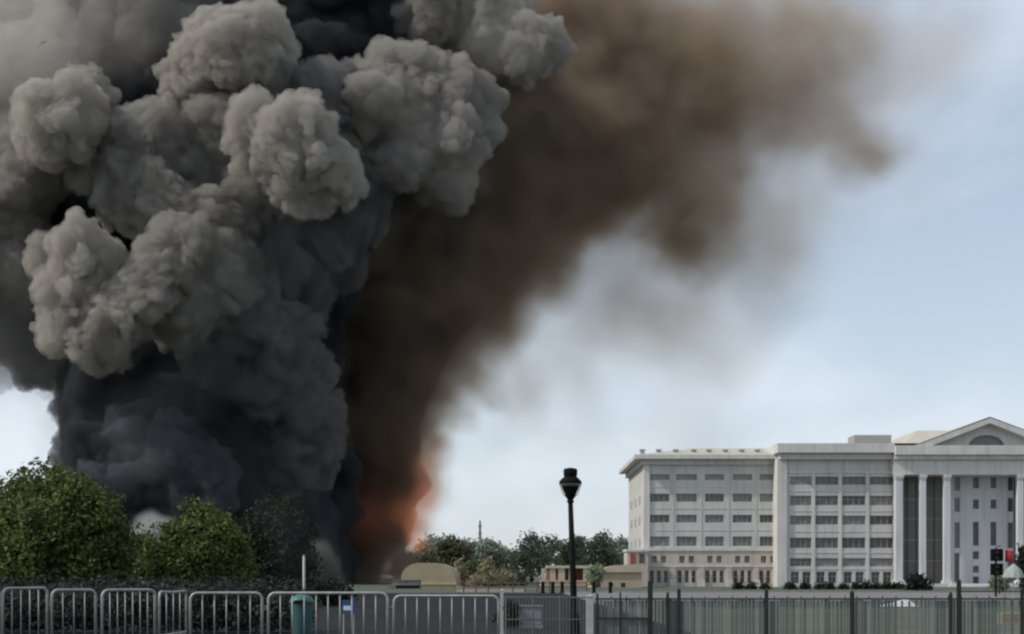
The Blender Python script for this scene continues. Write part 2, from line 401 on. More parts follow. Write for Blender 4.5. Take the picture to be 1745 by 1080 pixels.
fog('smoke_foot', [(480,900,70,0,.5),(440,870,60,0,.3),(520,850,60,3,.5),(500,960,70,0,.45),(550,930,60,3,.5)], 91, M_murk, .5, .16, noise_scale=.25, warp=1.6, nz_amt=1.0, parent=plume, thick=.4)
M_wisp = fog_mat('smoke_pale_wisps', (.93, .92, .90), (0, 0, 0), 1.0, .35)
WB = [(930,610,110,0,.5),(1040,520,120,4,.7),(1150,620,140,6,.4),(1300,480,150,8,.4),(1400,330,150,10,.45),(1500,170,150,12,.45),(1000,720,120,4,.35),(850,720,80,0,.4),(1180,760,150,8,.25),(1600,60,140,12,.5),(1060,410,70,2,.6),(1560,300,120,12,.3)]
fog('smoke_wisps', WB, 300, M_wisp, 1.2, .085, noise_scale=.06, warp=9.0, nz_amt=1.2, parent=brown, bias=-.15)
me = puff_mesh('billow', lobes_px([(575,400,62,18),(600,330,60,20),(540,450,60,18)]), 1.0, amp=.5, kids=12, grand=2, mat_=M_soot_shade, wamp=.8)
me.transform(inv); link('billow', me, plume)
# ------------------------------------------------------------------ ground
def sheet(name, x0, x1, y0, y1, z, m):
    b = MB(); b.add([(x0,y0,z),(x1,y0,z),(x1,y1,z),(x0,y1,z)], [(0,1,2,3)])
    return tag(b.build(name, m), kind='structure')
M_lawn = mat('dry_lawn', (.125, .132, .108), 1.0, scale=.35, spec=.05, col2=(.075, .088, .07), bump=.6, bscale=9)
M_asph = mat('asphalt', (.034, .036, .037), 1.0, scale=.5, col2=(.022, .024, .026), spec=.05, bump=.3, bscale=30)
M_road = mat('pale_concrete', (.2, .2, .195), .95, spec=.1, scale=.3, col2=(.15, .15, .148))
sheet('ground', -4000, 4000, -40, 7000, 0, M_lawn)
sheet('asphalt_yard', -60, 4.2, 8, 118, .004, M_asph)
sheet('road', 4.2, 140, 78, 122, .004, M_road)
def kerb(x0, x1, y, m):
    b = MB().box(x0, x1, y, y+.18, 0, .12); return tag(b.build('kerb', m), kind='structure')
M_kerb = mat('kerb_concrete', (.33, .32, .30), .9)
kerb(4.4, 140, 77.7, M_kerb); kerb(4.4, 140, 122.1, M_kerb)

# ------------------------------------------------------------------ government building
M_stone = mat('pale_stone', (.57, .56, .53), .85, scale=.25, col2=(.48, .475, .455), bump=.15, bscale=4, streak=.55)
M_pink  = mat('pink_stone', (.56, .485, .42), .85, scale=.6, col2=(.46, .405, .36), bump=.15, bscale=4, streak=.55)
M_corn  = mat('cornice_stone', (.62, .605, .565), .8, scale=.4, col2=(.53, .52, .485), streak=.55)
M_white = mat('white_render', (.62, .615, .62), .85, scale=.3, col2=(.56, .56, .565), streak=.55)
M_roof  = mat('cream_roof', (.48, .455, .39), .8, scale=.5, col2=(.42, .395, .34))
M_frame = mat('window_frame', (.40, .40, .38), .6)
M_dark  = mat('dark_metal', (.05, .05, .05), .5)  # plain dark metal for mullions and inner blocks
GL = [mat('glass_dark', (.075, .08, .08), .12, spec=.5, var=.3, scale=.8), mat('glass_grey', (.20, .205, .205), .15, spec=.5, var=.3, scale=.8),
      mat('glass_blind', (.30, .30, .285), .3, spec=.4, var=.3, scale=.9), mat('glass_mid', (.13, .135, .135), .15, spec=.5, var=.3, scale=.8)]
M_tinted = mat('tinted_curtain_wall', (.19, .18, .165), .35, spec=.5, scale=.3, col2=(.14, .135, .125))

bld = empty('columned_building', (40, 200, 0), label='long pale stone five storey building with a columned portico at its right end', cat='building')
OFF = -Vector(bld.location)
def part(mb, name, m, parent=bld, smooth=False):
    o = mb.build(name, m, None, smooth)
    o.parent = parent; o.matrix_parent_inverse = Matrix.Translation(OFF)
    return o
def wall_open(mb, x0, x1, z0, z1, y, holes, depth=.35):
    """front wall in the plane y with rectangular openings and their reveals"""
    xs = sorted({x0, x1, *[h[0] for h in holes], *[h[1] for h in holes]}); zs = sorted({z0, z1, *[h[2] for h in holes], *[h[3] for h in holes]})
    for i in range(len(xs)-1):
        for j in range(len(zs)-1):
            mx, mz = (xs[i]+xs[i+1])/2, (zs[j]+zs[j+1])/2
            if any(h[0] < mx < h[1] and h[2] < mz < h[3] for h in holes): continue
            mb.add([(xs[i],y,zs[j]),(xs[i+1],y,zs[j]),(xs[i+1],y,zs[j+1]),(xs[i],y,zs[j+1])], [(0,1,2,3)])
    for a, b, c, d in holes:
        mb.add([(a,y,c),(b,y,c),(b,y,d),(a,y,d),(a,y+depth,c),(b,y+depth,c),(b,y+depth,d),(a,y+depth,d)],
               [(0,4,5,1),(1,5,6,2),(2,6,7,3),(3,7,4,0)])
_win = {}
wr = random.Random(3)
def window(hole, y, n=4, bar=None, kinds=(0,1,2,3), parent=bld):
    """frame with n lights and its glass, set into the opening"""
    a, b, c, d = hole; w_, h_ = b-a, d-c
    key = (round(w_, 2), round(h_, 2), n, bar)
    if key not in _win:
        f = MB(); t = .06
        f.box(-w_/2, w_/2, -.05, .03, 0, t); f.box(-w_/2, w_/2, -.05, .03, h_-t, h_)
        for k in range(n+1):
            x = -w_/2 + k*w_/n
            e = t if k in (0, n) else t
            xa = max(-w_/2, x-e/2) ; f.box(xa, min(w_/2, xa+e), -.05, .03, t, h_-t)
        if bar: f.box(-w_/2+t, w_/2-t, -.04, .02, h_*bar-.03, h_*bar+.03)
        gs = []
        for gm in GL:
            g = MB().add([(-w_/2,.01,0),(w_/2,.01,0),(w_/2,.01,h_),(-w_/2,.01,h_)], [(0,1,2,3)]); gs.append(g.mesh('glass', gm))
        _win[key] = (f.mesh('window', M_frame), gs)
    fm, gs = _win[key]
    o = link('window', fm, parent, Vector(((a+b)/2, y+.22, c)) + OFF)
    link('glass', gs[wr.choice(kinds)], o, (0, 0, 0))
    return o
def px_hole(pxc, wpx, y0, y1, Z, floor=None):
    p = W(pxc - wpx/2, y1, Z); q = W(pxc + wpx/2, y0, Z)
    return (p.x, q.x, max(p.z, .05), q.z)
# --- left wing (plane 200)
ZL, ZM, ZC = 200.0, 197.0, 196.0
xl = W(1098, 0, ZL).x; xm = W(1336, 0, ZM).x; xp = W(1530, 0, ZM).x
zw = lambda y, Z=ZL: W(0, y, Z).z
holes = []; wins = []
BAY = [(1122.5, 37), (1170, 35), (1217.5, 32), (1265, 33), (1309, 29)]
for bx, bw in BAY:
    for y0, y1, kk in ((808, 818, (2,)), (841, 855, (1, 3, 1, 2)), (877, 890.5, (0, 3, 1)), (914, 930.5, (1, 3, 2))):
        h = px_hole(bx, bw, y0, y1, ZL); holes.append(h); wins.append((h, 4, None, kk))
    for dx in (-12, 0, 12):
        h = px_hole(bx + dx, 7, 972, 993, ZL); holes.append(h); wins.append((h, 1, .5, (0, 0, 3)))
    for dx in (-8, 8):
        h = px_hole(bx + dx, 9, 947, 959, ZL); holes.append(h); wins.append((h, 2, None, (2, 1)))
zs_ = zw(938)
mb = MB(); wall_open(mb, xl, xm, zs_, zw(790), ZL, [h for h in holes if h[2] >= zs_])
mb.add([(xl,ZL,zs_),(xl,ZL+27,zs_),(xl,ZL+27,zw(790)),(xl,ZL,zw(790))], [(0,3,2,1)])
part(mb, 'upper_wall', M_stone)
mb = MB(); wall_open(mb, xl-.1, xm, 0, zs_, ZL-.1, [h for h in holes if h[3] < zs_], .45)
mb.add([(xl-.1,ZL-.1,zs_),(xm,ZL-.1,zs_),(xm,ZL,zs_),(xl,ZL,zs_)], [(0,1,2,3)])
mb.add([(xl-.1,ZL-.1,0),(xl-.1,ZL+27,0),(xl-.1,ZL+27,zs_),(xl-.1,ZL-.1,zs_)], [(0,3,2,1)])
part(mb, 'lower_wall', M_pink)
for h, n, bar, kk in wins: window(h, ZL, n, bar, kk)
# string courses
def course(x0, x1, z0, z1, y, d, m, name='string_course'):
    return part(MB().box(x0, x1, y-d, y+.2, z0, z1), name, m)
course(xl-.25, xm-.1, zs_-.05, zs_+.4, ZL-.05, .2, M_corn)
course(xl-.2, xm-.1, zw(966), zw(963.5), ZL-.15, .1, M_corn)
for yy in (829, 866, 903): course(xl+.3, xm-.3, zw(yy+1), zw(yy), ZL-.003, .05, M_corn)
# bay pilasters
for px in (1146.5, 1194.5, 1241.5, 1288):
    x = W(px, 0, ZL).x; part(MB().box(x-.14, x+.14, ZL-.05, ZL+.1, zs_+.41, zw(821)), 'pilaster', M_stone)
    part(MB().box(x-.35, x+.35, ZL-.45, ZL-.08, 0, zw(967)), 'pier', M_pink)
    part(MB().box(x-.5, x+.5, ZL-.6, ZL-.44, 0, 1.0), 'pier_base', M_corn)
part(MB().box(xl-.12, xl+.75, ZL-.22, ZL+.8, zs_+.41, zw(792)), 'corner_pilaster', M_corn)
part(MB().box(xm-1.0, xm+.35, ZL-3.35, ZL-.01, 0, zw(784)), 'corner_pilaster', M_corn)
# side windows on the end wall
M_pane = mat('warm_blind', (.36, .33, .29), .5, scale=2)  # pale warm pane colour, close to that of the wall
for k in range(3):
    for yy in (848, 884, 922):
        z = zw(yy); f = MB().box(xl-.06, xl+.02, ZL+6+k*7, ZL+8.4+k*7, z-.6, z+.6)
        o = part(f, 'window', M_frame); g = MB().box(xl-.08, xl-.061, ZL+6.2+k*7, ZL+8.2+k*7, z-.5, z+.5); gl = g.build('glass', M_pane); gl.parent = o; gl.matrix_parent_inverse = Matrix.Translation(OFF)
# cornice and low roof of the wing
c0, c1 = zw(792), zw(776)
mb = MB(); mb.prism([(xl-1.5, c0+.75), (xm+.2, c0+.75), (xm+.2, c1), (xl-1.5, c1)], ZL-1.6, ZL+28)
part(mb, 'cornice', M_corn)
part(MB().box(xl-.5, xm+.2, ZL-.55, ZL+27, c0, c0+.75), 'frieze', M_stone)
part(MB().box(xl+.3, xm, ZL+.9, ZL+26.9, 0.1, c0-.05), 'inner_block', M_dark)
rz = c1 + 1.25
mb = MB(); mb.add([(xl-1.2,ZL-1.4,c1),(xm+6,ZL-1.4,c1),(xm+6,ZL+8,rz+.5),(xl+8,ZL+8,rz+.5),(xl-1.2,ZL+27.8,c1),(xl+8,ZL+20,rz+.5),(xm+6,ZL+20,rz+.5),(xm+6,ZL+27.8,c1)],
    [(0,1,2,3),(0,3,5,4),(3,2,6,5),(4,5,6,7)])
roof = part(mb, 'roof', M_roof)
vm = MB(); vm.box(-.3,.3,-.25,.4,0,.55); vm.box(-.42,.42,-.55,.4,.56,.72)
vme = vm.mesh('roof_vent', M_roof)
for px in (1096, 1124, 1153, 1184, 1210, 1238, 1266, 1293):
    p = W(px, 770, ZL+1); o = link('roof_vent', vme, roof); o.location = (p.x, ZL+2.2, c1+.3); o.matrix_parent_inverse = Matrix.Identity(4); 
    o.location.z = c1 + .35
# --- middle block (plane 197)
holes = []; wins = []
MB_ = [(1364.5, 37), (1408.5, 40), (1455, 40), (1502, 40)]
for bx, bw in MB_:
    for y0, y1, kk, bar in ((812, 826, (1, 2, 3), None), (844.5, 861, (0, 3, 1), .6), (878.5, 894, (0, 1, 3), None), (916, 934, (0, 3), None), (951, 965, (0, 3, 2), .5)):
        h = px_hole(bx, bw, y0, y1, ZM); holes.append(h); wins.append((h, 4, bar, kk))
    for dx in (-10, 10):
        h = px_hole(bx + dx, 14, 974, 994, ZM); holes.append(h); wins.append((h, 2, .6, (0, 0, 3)))
mb = MB(); wall_open(mb, xm, xp, 0, zw(783, ZM), ZM, holes); part(mb, 'middle_wall', M_stone)
for h, n, bar, kk in wins: window(h, ZM, n, bar, kk)
for px in (1386.5, 1432, 1478.5):
    x = W(px, 0, ZM).x; part(MB().box(x-.2, x+.2, ZM-.12, ZM+.1, 0, zw(806, ZM)), 'pilaster', M_corn)
for yy in (836, 870, 905, 941, 969): course(xm+.4, xp-.3, zw(yy+1.2, ZM), zw(yy, ZM), ZM-.003, .06, M_corn)
course(xm+.4, xp-.3, zw(806, ZM), zw(803, ZM), ZM-.01, .12, M_corn)
part(MB().box(xm+.1, xp-.3, ZM+.9, ZL+26.9, 0.1, zw(783, ZM)-.05), 'inner_block', M_dark)
xr = W(1682, 0, ZC).x; hw = W(1682, 0, ZC).x - W(1523, 0, ZC).x; xe = xr + hw
d0, d1 = zw(783, ZM), zw(757, ZM)
mb = MB()
mb.box(xm-1.2, xr-hw-.06, ZM-1.7, ZL+28.2, d0+.85, d1); mb.box(xm-.7, xr-hw-.11, ZM-.8, ZL+27.5, d0, d0+.85)
part(mb, 'cornice', M_corn)
mb = MB(); mb.add([(xm-1.2,ZM-1.65,d1),(xp+4,ZM-1.65,d1),(xp+4,ZM+6,d1+.35),(xm+3,ZM+6,d1+.35),(xm-1.2,ZL+28,d1),(xp+4,ZL+28,d1)], [(0,1,2,3),(0,3,4),(3,2,5,4)])
part(mb, 'roof', M_roof)
# hip piece where the wing roof climbs to the middle roof
mb = MB(); a = W(1318, 775, ZL).x; mb.add([(a, ZL-1.5, c1), (xm+.5, ZL-1.5, c1), (xm+.5, ZL-1.5, d1-.02), (a, ZL+20, c1), (xm+.5, ZL+20, d1-.02)], [(0,1,2),(0,2,4,3)])
part(mb, 'roof_hip', M_roof)
h0 = W(1456, 0, 205).x; h1 = W(1519, 0, 205).x; hz_ = W(0, 741, 205).z
hv = part(MB().box(h0, h1, 205, 209, d1, hz_), 'rooftop_plant', mat('plant_metal', (.38, .38, .36), .6))
for k in range(3):
    xx = h0 + .3 + k*(h1-h0)/3
    g = MB().box(xx, xx+(h1-h0)/3-.5, 204.95, 205.01, hz_-.95, hz_-.15).build('louvre', mat('louvre_grey', (.2, .2, .19), .6)); g.parent = hv; g.matrix_parent_inverse = Matrix.Translation(OFF)
# --- portico
e0, e1, e2 = zw(809, ZC), zw(783, ZC), zw(760, ZC)
part(MB().box(xr-hw-.1, xe+.1, ZC-.3, ZM+4.3, e0, e1), 'architrave', M_corn)
part(MB().box(xr-hw+.3, xr-hw+.6, ZM+.3, ZM+4.1, .3, e0-.01), 'return_wall', M_stone)
mb = MB(); mb.box(xr-hw-.1, xe+.5, ZC-.75, ZM+1.2, e1, e1+.6); mb.box(xr-hw-.05, xe+1.1, ZC-1.3, ZM+1.5, e1+.6, e2)
part(mb, 'cornice', M_corn)
part(MB().box(xr-hw-.1, xe+.1, ZC-1.2, ZM+4, 0, .45), 'podium', M_corn)
def column(px, wpx):
    x = W(px, 0, ZC).x; r = wpx*.41/FPX*ZC
    mb = MB(); mb.box(x-r, x+r, ZC-r*.9, ZC+r*1.1, .95, e0-.6)
    mb.box(x-r-.06, x+r+.06, ZC-r-.06, ZC+r+.1, e0-.6, e0-.35); mb.box(x-r-.12, x+r+.12, ZC-r-.12, ZC+r+.2, e0-.35, e0)
    mb.box(x-r-.25, x+r+.25, ZC-r-.22, ZC+r+.3, .45, .8); mb.box(x-r-.12, x+r+.12, ZC-r-.1, ZC+r+.2, .8, .95)
    return part(mb, 'column', M_white)
for px, wp in ((1531, 15), (1572, 12), (1613, 13), (1738, 12), (1752, 13), (1792, 12), (1833, 15)): column(px, wp)
xa = W(1613, 0, ZC).x; xb = W(1737, 0, ZC).x
# dark curtain wall bays
part(MB().box(xr-hw+.5, xa+.9, ZM+3.4, ZM+4.2, .45, e0), 'curtain_wall', M_tinted)
for k in range(1, 6):
    x = xr-hw+.5 + k*(xa+.4-(xr-hw))/6; part(MB().box(x-.05, x+.05, ZM+3.3, ZM+3.4, .45, e0), 'mullion', M_dark)
for z in (3.6, 6.6, 9.6, 12.4): part(MB().box(xr-hw+.5, xa+.9, ZM+3.33, ZM+3.38, z, z+.14), 'transom', M_frame)
holes = []; wins = []
ZI = 199.5
for px in (1663, 1693):
    for y0, y1 in ((813, 832), (851, 867), (889, 930), (939, 953), (964, 976), (982, 995)):
        h = px_hole(px, 10, y0, y1, ZI); holes.append(h); wins.append((h, 1, None, (0, 0, 3)))
for px in (1631, 1722):
    for y0, y1 in ((813, 836), (848, 872), (890, 934), (942, 992)):
        h = px_hole(px, 9, y0, y1, ZI); holes.append(h); wins.append((h, 1, None, (3, 1)))
mb = MB(); wall_open(mb, xa+.95, xb+.4, .45, e0, ZI, holes); mb.add([(xa+.95,ZI,.45),(xa+.95,ZM+4.2,.45),(xa+.95,ZM+4.2,e0),(xa+.95,ZI,e0)], [(0,3,2,1)])
part(mb, 'portico_wall', M_white)
for h, n, bar, kk in wins: window(h, ZI, n, bar, kk)
part(MB().box(xa+1, xe-.6, ZM+4.25, ZL+20, .3, e0-.02), 'inner_block', M_dark)
part(MB().box(xb+.4, xe-.5, ZM+3.4, ZM+4.2, .45, e0), 'curtain_wall', M_tinted)
sx0, sx1 = W(1622, 0, 194).x, W(1712, 0, 194).x
for k in range(3):
    part(MB().box(sx0-k*.35, sx1+k*.35, ZC-1.8-k*.6, ZC-1.21-k*.6, 0, .42-k*.14), 'step', M_white)
# pediment
pa = W(1564, 761, ZC).x; pz = W(0, 713, ZC).z; hw2 = xr - pa
mb = MB(); t = .75
for s in (-1, 1):
    prof = [(xr+s*(hw2+.8), e2), (xr+s*(hw2-1.7), e2), (xr, pz-t), (xr, pz)]
    if s > 0: prof = prof[::-1]
    mb.prism(prof, ZC-1.2, ZC+1)
part(mb, 'raking_cornice', M_corn)
lr = 2.35; n = 20
arc = [(xr+lr*1.05*math.cos(math.pi*k/n), e2+.1+lr*.62*math.sin(math.pi*k/n)) for k in range(n+1)]
mb = MB()
outer = []
for x, z in arc:
    d = abs(x-xr); 
    tt = (pz - t - e2) ; outer.append((x, e2 + tt*(1-d/(hw2-1.7))))
for k in range(n):
    mb.add([(arc[k][0],ZC+.2,arc[k][1]),(outer[k][0],ZC+.2,outer[k][1]),(outer[k+1][0],ZC+.2,outer[k+1][1]),(arc[k+1][0],ZC+.2,arc[k+1][1])], [(0,1,2,3)])
    mb.add([(arc[k][0],ZC+.2,arc[k][1]),(arc[k+1][0],ZC+.2,arc[k+1][1]),(arc[k+1][0],ZC+.9,arc[k+1][1]),(arc[k][0],ZC+.9,arc[k][1])], [(0,1,2,3)])
for s in (-1, 1):
    mb.add([(xr+s*lr*1.05,ZC+.2,e2),(xr+s*(hw2-1.5),ZC+.2,e2),(xr+s*lr*1.05,ZC+.2,outer[0][1])], [(0,1,2)])
part(mb, 'tympanum', M_stone)
mb = MB(); mb.add([(x, ZC+.7, z) for x, z in arc], [tuple(range(n+1))]); lun = part(mb, 'lunette', M_tinted)
mb = MB()
for k in (5, 10, 15): mb.tube([(xr, ZC+.6, e2+.1), (arc[k][0], ZC+.6, arc[k][1])], .05, 5)
mb.tube([(x, ZC+.5, z) for x, z in arc], .09, 5)
g = mb.build('lunette_bars', M_frame); g.parent = lun; g.matrix_parent_inverse = Matrix.Translation(OFF)
mb = MB()
for s in (-1, 1):
    mb.add([(xr+s*(hw2+.9), ZC-1.25, e2+.02), (xr, ZC-1.25, pz+.12), (xr, ZC+22, pz+.12), (xr+s*(hw2+.9), ZC+22, e2+.02)], [(0,1,2,3)])
part(mb, 'pediment_roof', M_roof)
lo = W(1532, 0, ZC+4).x
mb = MB(); mb.add([(lo,ZC+3,e2+.02),(xr,ZC+3,e2+.02),(lo+4,ZC+9,e2+3.1),(xr,ZC+9,e2+3.1),(lo,ZC+26,e2+.02),(lo+4,ZC+20,e2+3.1),(xr,ZC+20,e2+3.1)], [(0,1,3,2),(0,2,5,4),(2,3,6,5)])
part(mb, 'portico_roof', M_roof)
# projecting corner porch with a red panel and a dark opening
q0 = W(1068, 0, 198).x; q1 = W(1103, 0, 198).x
part(MB().box(q0, q1, 197, ZL+3, 0, zw(940, 198)), 'corner_porch', M_pink)
part(MB().box(q0-.15, q1+.15, 196.8, ZL+3.1, zw(940, 198), zw(936, 198)), 'porch_cornice', M_corn)
a = W(1074, 961, 197); b = W(1083, 943, 197); part(MB().box(a.x, b.x, 196.9, 196.99, a.z, b.z), 'red_panel', mat('red_paint', (.36, .09, .06), .6))
a = W(1089, 960, 197); b = W(1098, 943, 197); part(MB().box(a.x, b.x, 196.93, 196.99, a.z, b.z), 'porch_window', GL[0])

# ------------------------------------------------------------------ low buildings left of it
M_tan = mat('tan_render', (.44, .36, .27), .9, scale=.4, col2=(.37, .30, .23), bump=.2, bscale=3)
M_tan2 = mat('sand_render', (.48, .42, .33), .9, scale=.4, col2=(.42, .36, .28))
an = empty('tan_annex', (W(1045, 0, 180).x, 180, 0), label='low tan annex block beside the left end of the big building', cat='building')
def lpart(mb, name, m, root): 
    o = mb.build(name, m); o.parent = root; o.matrix_parent_inverse = Matrix.Translation(-Vector(root.location)); return o
a = W(1008, 0, 180).x; b = W(1094, 0, 180).x
hs = [px_hole(px, 8, 993, 1002, 180) for px in (1020, 1041, 1062)]
mb = MB(); wall_open(mb, a, b, 0, zw(975, 180), 180, hs, .5); mb.box(a, b, 180.6, 192, 0, zw(975, 180)); lpart(mb, 'wall', M_tan, an)
mb = MB(); mb.prism([(a-.2, zw(975,180)), (b+.2, zw(975,180)), (b+.2, zw(960,180)), (a+3.4, zw(963,180)), (a+2.2, zw(966,180)), (a+1.0, zw(971,180))], 179.7, 192.2); lpart(mb, 'roof', M_tan2, an)
for h in hs: lpart(MB().add([(h[0],180.3,h[2]),(h[1],180.3,h[2]),(h[1],180.3,h[3]),(h[0],180.3,h[3])], [(0,1,2,3)]), 'window', GL[0], an)
co = empty('small_colonnade', (W(955, 0, 190).x, 190, 0), label='small tan open pavilion with stubby pillars behind the street lamp', cat='building')
a = W(922, 0, 190).x; b = W(1008, 0, 190).x
lpart(MB().box(a, b, 190, 198, 0, zw(990, 190)+.1), 'base_wall', M_tan, co)
for px, w_ in ((926, 6), (942, 9), (957, 11), (974, 9), (1000, 12)):
    x = W(px, 0, 190).x; r = w_/2/FPX*190; lpart(MB().box(x-r, x+r, 190.1, 191.2, zw(990,190)+.1, zw(968,190)), 'pillar', M_tan2, co)
lpart(MB().box(W(932,0,190).x, b+.1, 189.9, 198, zw(968,190), zw(963.5,190)), 'roof', M_tan2, co)
lpart(MB().box(W(932,0,190).x, b, 195, 197.5, zw(990,190)+.1, zw(968,190)), 'back_wall', mat('rose_render', (.34, .22, .17), .9), co)
# barrel roofed shed by the fire
sh = empty('barrel_roofed_shed', (W(735, 0, 170).x, 170, 0), label='tan shed with a rounded barrel roof right of the fire', cat='building')
a = W(682, 0, 170).x; b = W(777, 0, 170).x; zt = zw(959, 170); zb = zw(984, 170)
prof = [(a, 0), (b, 0), (b, zb*.9)]
for k in range(9): t_ = k/8*math.pi/2; prof.append((b-.1-2.4*(1-math.cos(t_)), zb*.9 + (zt-zb*.9)*math.sin(t_)))
for k in range(9): t_ = (1-k/8)*math.pi/2; prof.append((a+.1+2.2*(1-math.cos(t_)), zb*.9 + (zt-zb*.9)*math.sin(t_)))
lpart(MB().prism(prof, 170, 186), 'barrel_roof', mat('tan_canvas', (.36, .30, .20), .85, scale=.7, col2=(.29, .245, .165), bump=.2, bscale=2), sh)
lpart(MB().box(a+1.0, b-.15, 169.8, 169.99, 0, zw(996, 170)), 'lower_band', mat('ochre_paint', (.38, .32, .15), .85, scale=1.5), sh)
lpart(MB().box(a+1.0, b+.1, 169.7, 170.0, zw(995.9, 170), zw(993.5, 170)), 'ledge', M_tan2, sh)
# tall chimney far beyond the trees
mst = empty('lattice_mast', W(818, 984, 520), label='tall thin dark mast above the far trees right of the fire', cat='mast')
mst.location.z = 0; zt = W(0, 887, 520).z
mb = MB(); mb.tube([(0,0,0),(0,0,zt*.8),(0,0,zt)], [.55,.4,.3], 6); mb.build('shaft', mat('mast_steel', (.10, .11, .13), .6), mst)
for z in (zt*.62, zt*.78, zt*.9): MB().box(-.7,.7,-.7,.7,z,z+.35).build('gallery', mat('mast_steel_b', (.12, .13, .15), .6), mst)
# ------------------------------------------------------------------ trees
def leaf_mat(name, a, b, sub=.3):
    m = mat(name, a, .7, scale=.9, col2=b, spec=.25)
    t = m.node_tree; p = t.nodes['Principled BSDF']; o = t.nodes['Material Output']
    tl = N(t, 'ShaderNodeBsdfTranslucent'); mx = N(t, 'ShaderNodeMixShader'); mx.inputs[0].default_value = sub
    src = p.inputs['Base Color'].links[0].from_socket
    t.links.new(src, tl.inputs['Color']); t.links.new(p.outputs[0], mx.inputs[1]); t.links.new(tl.outputs[0], mx.inputs[2]); t.links.new(mx.outputs[0], o.inputs['Surface'])
    return m
M_bark = mat('bark', (.09, .07, .055), .95, scale=4, bump=.5)
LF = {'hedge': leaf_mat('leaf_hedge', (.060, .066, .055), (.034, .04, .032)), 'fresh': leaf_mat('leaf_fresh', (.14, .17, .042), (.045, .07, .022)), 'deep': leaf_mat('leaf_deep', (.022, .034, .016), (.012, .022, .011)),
      'far': leaf_mat('leaf_far', (.26, .31, .19), (.16, .21, .14)), 'blue': leaf_mat('leaf_blue_haze', (.26, .31, .23), (.19, .24, .18)),  # distance haze is put into these paler leaf colours
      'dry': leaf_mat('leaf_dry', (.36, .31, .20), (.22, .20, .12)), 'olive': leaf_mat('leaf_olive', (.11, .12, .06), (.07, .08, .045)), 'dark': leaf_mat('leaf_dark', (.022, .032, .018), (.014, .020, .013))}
def crown_mesh(name, lobes, leaf, n, m, seed, shell=.55):
    g = np.random.default_rng(seed)
    c = np.array([l[0] for l in lobes]); r = np.array([l[1] for l in lobes])
    # every lobe carries twigs (clumps), every twig a handful of leaves
    wts = r**2 / (r**2).sum(); per = 9; nt_ = n // per
    li = g.choice(len(r), nt_, p=wts)
    d = g.normal(size=(nt_, 3)); d /= np.linalg.norm(d, axis=1)[:, None]
    rad = r[li] * (shell + (1-shell) * g.random(nt_)**.6) * (1 + .10 * g.normal(size=nt_))
    tw = c[li] + d * rad[:, None]
    p = np.repeat(tw, per, 0) + g.normal(size=(nt_*per, 3)) * leaf * 1.25
    out_ = np.repeat(d, per, 0)
    nrm = out_ * .55 + g.normal(size=p.shape) * .65 + np.array([0, 0, .35]); nrm /= np.linalg.norm(nrm, axis=1)[:, None]
    u = np.cross(nrm, g.normal(size=p.shape)); u /= np.linalg.norm(u, axis=1)[:, None]; v = np.cross(nrm, u)
    s = leaf * g.uniform(.55, 1.2, len(p))[:, None]
    bend = nrm * s * .25
    V = np.stack([p - u*s, p + v*s*.55 - bend*.0, p + u*s - bend, p - v*s*.55], 1).reshape(-1, 3)
    V[:, 2] = np.maximum(V[:, 2], .05)
    F = np.arange(len(V)).reshape(-1, 4)
    me = mesh_np(name, V, F); me.materials.append(m); return me
def tree(name, px, Z, lobes, leaf, n, kind, label, group=None, seed=1, trunk_r=.16, shell=.55, cat='tree'):
    """lobes: (photo x, photo y, radius in photo px, metres nearer/farther)"""
    base = W(px, HOR, Z); base.z = 0
    t = empty(name, base, label=label, cat=cat, group=group)
    ls = [(tuple(W(x, y, Z + dz) - base), r / FPX * Z) for x, y, r, dz in lobes]
    link('crown', crown_mesh('crown', ls, leaf, n, LF[kind], seed, shell), t)
    top = max(ls, key=lambda q: q[0][2]); mb = MB(); rr = random.Random(seed)
    h = top[0][2]
    mb.tube([(0,0,-.1),(rr.uniform(-.1,.1),0,h*.3),(top[0][0]*.4,top[0][1]*.4,h*.6),(top[0][0],top[0][1],h)], [trunk_r*1.25, trunk_r, trunk_r*.7, trunk_r*.2], 8)
    for c, r in ls:
        z0 = h * rr.uniform(.22, .4)
        mb.tube([(0,0,z0),(c[0]*.5,c[1]*.5,z0+(c[2]-z0)*.55),(c[0],c[1],c[2]+r*.3)], [trunk_r*.55, trunk_r*.32, trunk_r*.1], 6, cap=False)
    mb.build('trunk', M_bark, t, True)
    return t
tree('broadleaf_tree', 95, 75, [(85,835,48,0),(45,850,52,1),(130,850,45,-1),(165,880,45,-1),(20,890,60,0),(95,890,70,-1.2),(200,915,36,0),(60,940,70,-1),(150,940,62,-1),(-30,880,60,1),(205,960,34,0),(0,970,50,0),(110,980,50,0),(-70,930,70,1)],
     .15, 36000, 'fresh', 'tallest leafy green tree at the left edge, behind the leftmost barriers', seed=3, trunk_r=.2, shell=.25)
tree('broadleaf_tree', 340, 79, [(335,885,32,0),(368,895,28,0),(300,915,34,.5),(350,925,48,-.8),(395,930,32,0),(285,955,42,0),(330,965,52,-.5),(385,970,45,0),(408,975,30,0),(255,965,32,.8),(245,925,20,1)],
     .14, 20000, 'fresh', 'smaller round green tree with a sunlit yellow green top, behind the barriers', seed=5, trunk_r=.15, shell=.25)
tree('broadleaf_tree', 475, 96, [(470,885,40,0),(495,910,40,0),(440,915,42,0),(465,945,58,0),(510,955,34,0),(430,965,40,0),(500,985,40,0),(455,985,50,0)],
     .18, 13000, 'deep', 'dark shaded tree against the smoke foot, right of the two green trees', seed=8)  # smoke shade on this tree is put into its dark leaf colour
